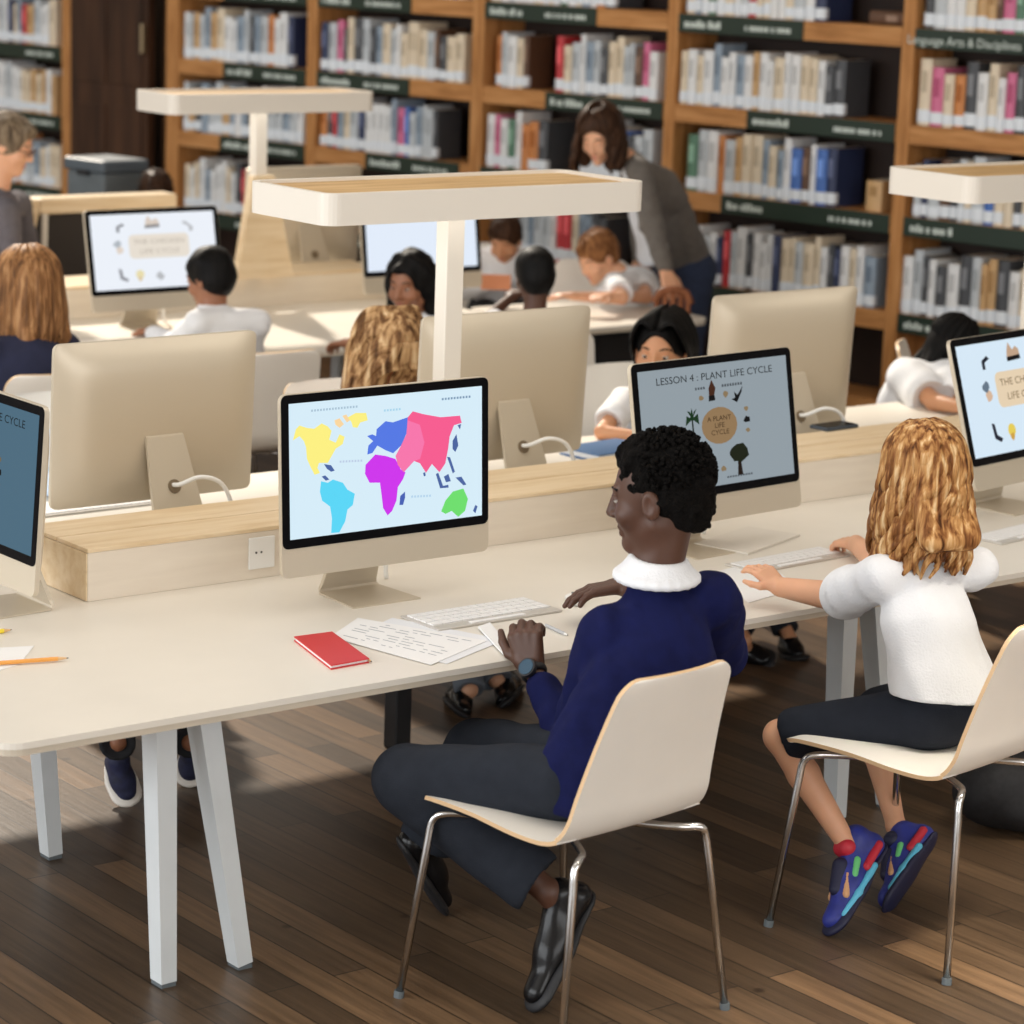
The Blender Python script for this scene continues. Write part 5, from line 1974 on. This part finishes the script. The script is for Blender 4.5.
# curly girl turned round at the back row
hc = head_at(410, 284, 12.1)
p = seat_under(hc, 235, 0.88, 6)


def curls(root, L, R, s, hm):
    H = SDF()
    hair_cap(H, L, R, s, 1.10, -0.030)
    for sx in (-1, 1):
        H.rc(L(sx * 0.084, -0.03, 0.02), L(sx * 0.086, -0.03, -0.10), 0.038 * s, 0.036 * s, 0.03)
    H.rc(L(0, -0.09, 0), L(0, -0.10, -0.12), 0.06 * s, 0.05 * s, 0.03)
    a = wobble(0.006, 70)
    H.disp = a
    part('hair', H, 0.0065, hm, root)


simple('girl with dark curly hair turned towards us beside the blank screen', p, 235, s=0.88, lean=6, hs=1.10, haz=246, hpitch=10, skin='brown', hair='black', style=None, hair_fn=curls, top='white', bottom='black',
       sleeve=0.5, h=0.007, lid_z=0.0035, ov=dict(hc=hc, el=(None, at(372, 340, d=12.1)), wr=(None, at(345, 343, d=12.25))), curl=(30, 30))
chair_for('pale chair under the girl with dark curly hair', p, 235)

# boy with black hair, back of the head over the turned-away computer
hc = head_at(534, 276, 12.25)
p = seat_under(hc, 25, 0.88, 8)
simple('black haired boy in a white collar seen from behind above the turned-away computer', p, 25, s=0.88, lean=8, hs=1.0, haz=18, hpitch=12, skin='dark', hair='black', style='short', top='white', bottom='black', sleeve=0.6,
       h=0.008, ov=dict(hc=hc, el=(at(488, 318, d=12.3), None), wr=(at(512, 297, d=12.5), None)), hairmul=1.06)
chair_for('pale chair under the black haired boy in a white collar', p, 25)

# boy in white facing us under the lamp
hc = head_at(505, 240, 14.75)
p = seat_under(hc, 205, 0.86, 14)
simple('brown haired boy in white looking down, right under the white box lamp', p, 205, s=0.86, lean=14, hs=1.02, haz=235, hpitch=28, skin='tan', hair='brown', style='short', top='white', bottom='black', h=0.009, ov=dict(hc=hc), bulk=1.1)
chair_for('pale chair under the brown haired boy below the lamp', p, 205)

# fair boy lying on his arms
hc = head_at(597, 257, 14.25)
p = seat_under(hc, 215, 0.86, 24)
simple('fair haired boy in a white T-shirt leaning on his folded arms', p, 215, s=0.86, lean=24, hs=1.06, haz=268, hpitch=30, skin='fair', hair='ginger', style='short', top='white', bottom='black', sleeve=0.6, sleeve_r=1.1, h=0.008,
       ov=dict(hc=hc, nb=at(618, 274, d=14.3), ch=at(632, 292, d=14.35), sh=(at(642, 280, d=14.35), at(616, 284, d=14.05)), el=(at(646, 297, d=14.1), at(622, 298, d=13.85)), wr=(at(606, 297, d=13.8), at(572, 296, d=13.75))), bulk=1.12, hairmul=1.05)
chair_for('pale chair under the fair haired boy on his arms', p, 215, 0.24)

# child behind the dark screen panel: only the dark hair shows
hc = head_at(156, 196, 15.3)
p = seat_under(hc, 200, 0.86, 20)
simple('dark haired child mostly hidden behind the pale wooden top rail', p, 200, s=0.86, lean=20, hs=1.1, haz=215, hpitch=40, skin='tan', hair='brown', style='short', top='black', bottom='black', h=0.010, ov=dict(hc=hc))
chair_for('pale chair under the child behind the wooden top rail', p, 200)


# ------------------------------------------------------------------ the two grown-ups
def standing(label, feet, az, bend, hc, haz, hp, scale, hs, **k):
    """feet on the floor, hips over them, upper body bent by 'bend' degrees"""
    F = frame(az)
    Fl = frame(az, bend)
    hips = np.array([feet[0], feet[1], 0.86 * scale])
    T = lambda a, b, c: hips + Fl @ (np.array([a, b, c]) * scale)
    G = lambda a, b, c: np.array([feet[0], feet[1], 0]) + F @ (np.array([a, b, c]) * scale)
    J = dict(s=scale, hs=hs, az=az, F=F, Fl=Fl, haz=haz, hp=hp, hr=0, pv=hips, ch=T(0, 0.02, 0.28), nb=T(0, 0.04, 0.46),
             hc=T(0, 0.10, 0.62) if hc is None else V(hc), sh=[T(-0.17, 0.02, 0.41), T(0.17, 0.02, 0.41)], el=[T(-0.21, 0.10, 0.14), T(0.21, 0.10, 0.14)], wr=[T(-0.18, 0.3, 0.0), T(0.18, 0.3, 0.0)],
             hip=[hips + F @ np.array([-0.09, 0, -0.02]) * scale, hips + F @ np.array([0.09, 0, -0.02]) * scale],
             kn=[G(-0.10, 0.03, 0.46), G(0.10, 0.03, 0.46)], an=[G(-0.10, 0, 0.09), G(0.10, 0, 0.09)], toe=[G(-0.11, 0.17, 0.006), G(0.11, 0.17, 0.006)], heel=[G(-0.10, -0.06, 0.006), G(0.10, -0.06, 0.006)])
    for a, b in k.pop('ov', {}).items():
        if a in ('sh', 'el', 'wr'):
            for i in (0, 1):
                if b[i] is not None:
                    J[a][i] = V(b[i])
        else:
            J[a] = V(b)
    return build_person(label, J, base=(feet[0], feet[1], 0), **k)


hips = V(at(684, 262, d=14.9))
hc = V(at(600, 135, d=14.2))


def drape(root, L, R, s, hm):
    H = SDF()
    hair_cap(H, L, R, s, 1.08, -0.036)
    mb = locks(L, R, s, 46, 0.17, 0.02, 1.3, 0.010, phi=(50, 310), r0=0.014, hmul=1.06, seed=14)
    H.rc(L(0, -0.08, 0), L(0, -0.10, -0.11), 0.06 * s, 0.05 * s, 0.03)
    for sx in (-1, 1):
        H.rc(L(sx * 0.082, 0.0, 0.03), L(sx * 0.084, 0.03, -0.13), 0.030 * s, 0.028 * s, 0.03)
    H.disp = wobble(0.005, 50)
    joined('hair', H.mesh(0.008), mb, hm, root)


def woman_extra(root, L, R, s, J):
    # white shirt hanging below the open cardigan
    C = SDF()
    a, b = V(at(632, 172, d=14.25)), V(at(652, 252, d=14.35))
    C.rc(a, b, 0.055, 0.075, 0.02, (CF, 0.5))
    C.disp = wobble(0.006, 30)
    part('shirt', C, 0.009, CLOTH['white'], root)


standing('woman in a grey cardigan bending over with long brown hair falling forward', (hips[0], hips[1]), 268, 50, hc, 246, 30, hips[2] / 0.86, 1.14, skin='fair', hair='brown', style=None, hair_fn=drape, top='greyknit', bottom='jeans',
         shoe=PATENT, h=0.009, top_name='cardigan', bulk=1.05, extra=woman_extra,
         ov=dict(nb=at(626, 160, d=14.35), ch=at(655, 190, d=14.55), sh=(at(640, 172, d=14.2), at(628, 160, d=14.6)), el=(at(652, 226, d=14.05), at(640, 215, d=14.75)), wr=(at(666, 272, d=13.95), at(640, 262, d=14.7))), curl=(35, 35))

hc = V(at(10, 145, d=13.4))


def specs(root, L, R, s, J):
    o = Vector(root.location)
    g = MB()
    for sx in (-1, 1):
        pts = [Vector(L(sx * 0.032 + 0.021 * math.cos(a), 0.101, 0.004 + 0.016 * math.sin(a))) - o for a in np.linspace(0, 2 * PI, 17)]
        g.tube(pts, 0.0028, 6)
        g.tube([Vector(L(sx * 0.053, 0.10, 0.006)) - o, Vector(L(sx * 0.082, 0.0, 0.008)) - o], 0.0028, 6)
    g.tube([Vector(L(-0.011, 0.102, 0.006)) - o, Vector(L(0.011, 0.102, 0.006)) - o], 0.0028, 6)
    g.build('glasses', mat('glasses_frame', hexc(84, 52, 44), 0.4), root, smooth=True)


def crop_hair(root, L, R, s, hm):
    H = SDF()
    hair_cap(H, L, R, s, 1.07, -0.036)
    H.ell(L(0.02, 0.062, 0.090), np.array([0.05, 0.03, 0.022]) * s, R, 0.02)
    H.disp = wobble(0.005, 50)
    part('hair', H, 0.008, hm, root)


standing('older woman with short hair and glasses standing at the far left', (hc[0] - 0.05, hc[1] + 0.02), 128, 6, hc, 134, 20, 0.98, 1.14, skin='fair', hair='greybrown', style=None, hair_fn=crop_hair, top='slate', bottom='black', shoe=PATENT, h=0.009,
         top_name='cardigan', extra=specs, bulk=1.1, ov=dict(nb=hc + np.array([-0.05, 0.02, -0.18]), ch=hc + np.array([-0.08, 0.03, -0.40])))
# ------------------------------------------------------------------ things lying about
def on_desk(px, py, z=TZ):
    return at(px, py, z=z)


def quad_sheet(name, label, cat, pix, z, th, m, group=None, lines=False, seed=0):
    P = [on_desk(x, y, z) for x, y in pix]
    c = sum(P, Vector()) / 4
    poly = [((p - c).x, (p - c).y) for p in P]
    t = thing(name, label, cat, (c.x, c.y, z), 0, group)
    MB().prism(poly, 0.0, th).build('sheet', m, t)
    if lines:
        q = random.Random(seed)
        g = MB()
        A, B, C, D = [p - c for p in P]
        for i in range(9):
            v = 0.10 + 0.09 * i
            u = 0.08
            while u < 0.88:
                w = q.uniform(0.03, 0.14)
                a = A.lerp(D, v).lerp(B.lerp(C, v), u)
                b = A.lerp(D, v).lerp(B.lerp(C, v), min(0.92, u + w))
                up = (D - A).normalized() * 0.0022
                if q.random() < 0.7:
                    g.add([(a - up) + Vector((0, 0, th + 0.0003)), (b - up) + Vector((0, 0, th + 0.0003)), (b + up) + Vector((0, 0, th + 0.0003)), (a + up) + Vector((0, 0, th + 0.0003))], [(0, 1, 2, 3)])
                u += w + 0.03
        g.build('pencil_marks', M['ink'], t)
    return t


E_ = 0.0012
quad_sheet('paper_sheet', 'white sheet of pencil notes beside the red notebook', 'paper', [(358, 618), (487, 641), (431, 665), (330, 637)], TZ + E_ * 2.2, 0.0008, M['paper'], lines=True, seed=2)
quad_sheet('paper_sheet', 'white sheet lying askew just right of the notes, under them', 'paper', [(392, 618), (505, 640), (447, 664), (346, 640)], TZ + E_, 0.0008, mat('paper_two', hexc(232, 234, 238), 0.75))

# red notebook
P = [on_desk(x, y) for x, y in ((294, 641), (332, 636), (369, 663), (331, 670))]
c = sum(P, Vector()) / 4
t = thing('notebook', 'small red notebook near the desk edge', 'notebook', (c.x, c.y, TZ))
poly = [((p - c).x, (p - c).y) for p in P]
MB().prism(poly, 0.0, 0.003).build('back_cover', M['red'], t)
MB().prism([(x * 0.96, y * 0.96) for x, y in poly], 0.003, 0.010).build('page_block', M['paper'], t)
MB().prism(poly, 0.010, 0.013).build('front_cover', M['red'], t)


def pencil(name, label, cat, a, b, r, mats, z=TZ, tip=True):
    A_, B_ = Vector((a.x, a.y, z + r)), Vector((b.x, b.y, z + r))
    t = thing(name, label, cat, (A_.x, A_.y, z))
    o = Vector(t.location)
    d = (B_ - A_)
    MB().tube([A_ - o, A_ + d * 0.86 - o], r, 6).build('shaft', mats[0], t)
    MB().tube([A_ + d * 0.86 - o, A_ + d * 0.97 - o], [r, r * 0.35], 6).build('cone', mats[1], t)
    MB().tube([A_ + d * 0.97 - o, B_ - o], [r * 0.35, r * 0.08], 6).build('point', mats[2], t)
    return t


WOODT = mat('pencil_wood', hexc(216, 176, 130), 0.7)
pencil('pencil', 'dark pencil lying between the red notebook and the notes', 'pencil', on_desk(340, 646), on_desk(372, 664), 0.0055, (mat('pencil_black', hexc(34, 34, 36), 0.4), WOODT, M['blackm']))
pencil('pencil', 'orange pencil lying on the paper at the left edge', 'pencil', on_desk(-14, 667), on_desk(69, 661), 0.0062, (mat('pencil_orange', hexc(228, 158, 74), 0.45), WOODT, M['blackm']), z=TZ + 0.002)
pencil('pencil', 'yellow pencil tip poking in from the left edge', 'pencil', on_desk(-50, 640), on_desk(12, 632), 0.0065, (mat('pencil_yellow', hexc(240, 214, 60), 0.45), WOODT, M['blackm']))
pencil('pen', 'grey pen lying right of the boy\'s fist', 'pen', on_desk(546, 627), on_desk(568, 637), 0.005, (mat('pen_grey', hexc(186, 188, 190), 0.35), M['whitepl'], M['blackm']))
quad_sheet('paper_sheet', 'white paper at the left edge under the orange pencil', 'paper', [(-60, 651), (34, 646), (20, 664), (-60, 690)], TZ + 0.0006, 0.0008, M['paper'])
quad_sheet('paper_sheet', 'narrow white pad standing out left of the boy\'s wrist', 'paper', [(478, 628), (490, 624), (516, 655), (506, 658)], TZ + 0.0045, 0.005, M['paper'])
quad_sheet('paper_sheet', 'white sheet under the blond girl\'s forearm', 'paper', [(716, 572), (762, 560), (800, 588), (748, 603)], TZ + E_, 0.0008, M['paper'])
quad_sheet('paper_sheet', 'stack of pale papers below the plant lesson screen', 'paper', [(694, 545), (748, 528), (800, 536), (748, 555)], TZ + E_, 0.006, mat('paper_warm', hexc(226, 220, 210), 0.75))

# keyboards
KEY = mat('key_white', hexc(240, 240, 240), 0.5)


def keyboard(label, c, rz, w=0.43, d=0.135):
    t = thing('keyboard', label, 'keyboard', (c.x, c.y, TZ), rz)
    MB().box((-w / 2, -d / 2, 0), (w / 2, d / 2, 0.007), bev=0.003).build('case', M['aluw'], t)
    rows = (14, 14, 13, 12)
    pit = (d - 0.02) / 5.05
    for r, n in enumerate(rows):
        y0 = d / 2 - 0.012 - (r + 1) * pit
        kw = (w - 0.024) / n
        g = MB()
        for i in range(n):
            g.box((-w / 2 + 0.012 + i * kw + 0.001, y0, 0.007), (-w / 2 + 0.012 + (i + 1) * kw - 0.0015, y0 + pit * 0.88, 0.0105))
        g.build('key_row', KEY, t)
    y0 = -d / 2 + 0.004
    MB().box((-0.10, y0, 0.007), (0.09, y0 + 0.018, 0.0105), bev=0.001).build('space_bar', KEY, t)
    return t


k = on_desk(482, 615)
keyboard('white keyboard before the map computer by the boy\'s left hand', k, math.radians(0), 0.44, 0.18)
k = on_desk(788, 561)
keyboard('white keyboard between the blond girl\'s hands', k, math.radians(4))
k = on_desk(1022, 533)
keyboard('white keyboard cut by the right edge, under the right-hand computer', k, math.radians(8))
k = at(112, 512, y=2.2)
keyboard('white keyboard behind the divider box at left', Vector((1.06, 2.2, 0)), PI)

m = on_desk(574, 603)
t = thing('computer_mouse', 'white mouse under the boy\'s right hand', 'mouse', (m.x, m.y, TZ), math.radians(-30))
S = SDF()
S.rc((0, -0.025, 0.012), (0, 0.025, 0.010), 0.026, 0.024, 0.01, ((0, 0, 1), 0.5))
v, q = S.mesh(0.004)
nmesh('shell', v, q, M['whitepl'], t)
MB().box((-0.004, 0.018, 0.0215), (0.004, 0.032, 0.0255), bev=0.002).build('scroll_wheel', M['greypl'], t)

# phone, blue book
b = at(834, 428, z=TZ + 0.153)
t = thing('phone', 'dark phone lying on the divider box, right of centre', 'phone', (b.x, b.y, TZ + 0.153), math.radians(3))
MB().box((-0.085, -0.045, 0.0), (0.085, 0.045, 0.014), bev=0.006).build('case', mat('phone_slate', hexc(58, 68, 80), 0.4), t)
MB().box((-0.078, -0.039, 0.014), (0.078, 0.039, 0.0148)).build('display', M['black'], t)
b = on_desk(601, 455)
t = thing('book', 'blue book lying on the desk by the black haired girl\'s arm', 'book', (b.x + 0.03, b.y, TZ), math.radians(6))
MB().box((-0.15, -0.10, 0.0), (0.15, 0.10, 0.006), bev=0.002).build('back_cover', mat('book_blue', hexc(70, 112, 160), 0.5), t)
MB().box((-0.143, -0.095, 0.006), (0.147, 0.093, 0.024)).build('page_block', M['paper'], t)
MB().box((-0.15, -0.10, 0.024), (0.15, 0.10, 0.030), bev=0.002).build('front_cover', mat('book_blue', hexc(70, 112, 160), 0.5), t)

b = at(496, 281, d=14.0)
t = thing('book', 'brick-coloured book standing on the desk under the white lamp', 'book', (b.x, b.y, b.z - 0.045), math.radians(-35))
MB().box((-0.075, 0, 0), (0.075, 0.004, 0.075), bev=0.001).build('front_cover', mat('book_brick', hexc(196, 128, 92), 0.6), t)
MB().box((-0.072, 0.004, 0.003), (0.074, 0.022, 0.072)).build('page_block', M['paper'], t)
MB().box((-0.075, 0.022, 0), (0.075, 0.026, 0.075), bev=0.001).build('back_cover', mat('book_brick', hexc(196, 128, 92), 0.6), t)

# black bag on the floor at the right edge
b = at(1022, 838, z=0)
t = thing('backpack', 'black bag on the floor at the right edge of the picture', 'bag', (b.x + 0.05, b.y + 0.1, 0))
S = SDF()
S.ell((0, 0, 0.13), (0.20, 0.15, 0.135), None, 0.02)
S.ell((0, -0.08, 0.09), (0.14, 0.09, 0.085), None, 0.03)
S.disp = wobble(0.008, 25)
v, q = S.mesh(0.009)
v[:, 2] = np.maximum(v[:, 2], 0.0)
BAG = mat('bag_nylon', hexc(22, 22, 25), 0.7, var=0.5, scale=50)
nmesh('body', v, q, BAG, t)
MB().tube(bez([(-0.15, 0.02, 0.22), (-0.10, -0.06, 0.30), (0.02, -0.08, 0.31), (0.12, -0.02, 0.24)], 6), 0.012, 8, flat=0.5).build('strap', M['blackm'], t, smooth=True)

# black block filling an unidentified dark area under the far desk
b = at(604, 365, d=12.9)
t = thing('under_desk_block', 'black block under the far desk, left of the black haired girl', 'cabinet', (5.46, 4.82, 0), 0)
MB().box((-0.42, 0, 0.02), (0.22, 0.40, 0.70), bev=0.006).build('body', M['blackm'], t)
MB().box((-0.41, -0.012, 0.04), (-0.10, -0.001, 0.69), bev=0.003).build('door', M['blackm'], t)
MB().box((-0.09, -0.012, 0.04), (0.21, -0.001, 0.69), bev=0.003).build('door', M['blackm'], t)
MB().box((-0.40, 0.02, 0.0), (0.20, 0.38, 0.02)).build('plinth', M['blackm'], t)

# brown wooden chair beside the bending woman
b = at(672, 285, d=13.85)
t = thing('wooden_chair', 'small brown wooden chair below the bending woman\'s hand', 'chair', (b.x, b.y, 0), math.radians(-38))
WB = streaky('chair_brown', [hexc(92, 54, 36), hexc(132, 82, 56), hexc(156, 100, 70)], (30, 30, 4), 0.5)
MB().box((-0.13, -0.12, 0.44), (0.13, 0.14, 0.475), bev=0.012).build('seat', WB, t)
for sx in (-1, 1):
    for sy in (-1, 1):
        MB().tube([(sx * 0.10, sy * 0.10, 0.445), (sx * 0.13, sy * 0.14, 0.0)], [0.018, 0.014], 8).build('leg', WB, t)
    MB().tube([(sx * 0.085, -0.10, 0.47), (sx * 0.075, -0.13, 0.86)], [0.016, 0.013], 8).build('back_post', WB, t)
for i in range(3):
    x = -0.04 + i * 0.04
    MB().box((x - 0.013, -0.135, 0.48), (x + 0.013, -0.11, 0.90), bev=0.006).build('slat', WB, t)
MB().tube(bez([(-0.09, -0.125, 0.85), (-0.05, -0.13, 0.91), (0.05, -0.13, 0.91), (0.09, -0.125, 0.85)], 5), 0.02, 8).build('top_rail', WB, t, smooth=True)
# ------------------------------------------------------------------ rest of the room, its daylight and added fill lights
WALLM = mat('cream_wall', hexc(224, 218, 208), 0.85, var=0.03, scale=2)
UNSEEN_CEIL = MB().box((-8, -9, 4.4), (9.5, 7.05, 4.6))  # unseen; far edge set so the sun misses the front desk
tag(UNSEEN_CEIL.build('unseen_ceiling', mat('unseen_ceiling_plaster', hexc(232, 226, 214), 0.9, var=0.02, scale=2)), kind='structure')
tag(MB().box((-8, -9.2, 0), (9.5, -9.0, 4.6)).build('wall_near', WALLM), kind='structure')
tag(MB().box((-8, 14.0, 0), (9.5, 14.2, 4.4)).build('wall_far', WALLM), kind='structure')
tag(MB().box((9.5, -9.2, 0), (9.7, 2.0, 4.6)).build('wall_end', WALLM), kind='structure')

w = bpy.data.worlds.new('room_light')
SC.world = w
w.use_nodes = True
bg = w.node_tree.nodes['Background']
bg.inputs['Color'].default_value = (1.0, 0.965, 0.92, 1)
bg.inputs['Strength'].default_value = 0.8
sd = bpy.data.lights.new('sun', 'SUN')
sd.energy = 5.0
sd.angle = math.radians(3)
sd.color = (1.0, 0.90, 0.76)
so = bpy.data.objects.new('sun', sd)
COL.objects.link(so)
dirv = Vector((-0.20, -0.79, -0.58)).normalized()      # low window sun from the far end
so.rotation_euler = dirv.to_track_quat('-Z', 'Y').to_euler()


def area(name, loc, dirn, sx, sy, e, col):
    ad = bpy.data.lights.new(name, 'AREA')
    ad.shape = 'RECTANGLE'
    ad.size, ad.size_y = sx, sy
    ad.energy = e
    ad.color = col
    ao = bpy.data.objects.new(name, ad)
    COL.objects.link(ao)
    ao.location = loc
    ao.rotation_euler = Vector(dirn).to_track_quat('-Z', 'Y').to_euler()
    return ao


area('window_daylight', (-7.5, 2.0, 2.5), (1, 0.0, -0.12), 11, 3.4, 540, (0.92, 0.96, 1.0))
area('overhead_fill', (1.5, 0.5, 4.35), (0, 0, -1), 7, 5, 115, (1.0, 0.96, 0.90))  # added overhead fill for the desk tops, not a fitting of the room
area('near_fill', (0.5, -8.8, 2.6), (0.05, 1, -0.1), 9, 3.2, 300, (0.97, 0.98, 1.0))  # added soft fill behind the camera, no window known there
area('floor_fill', (2.4, -2.3, 4.3), (0, 0, -1), 1.2, 0.6, 60, (1.0, 0.9, 0.76)).data.spread = math.radians(60)  # added fill to brighten the floor and chair backs at right
vs = SC.view_settings
vs.view_transform = 'Standard'
vs.look = 'None'
vs.gamma = 1
vs.use_curve_mapping = False
vs.exposure = 0.0
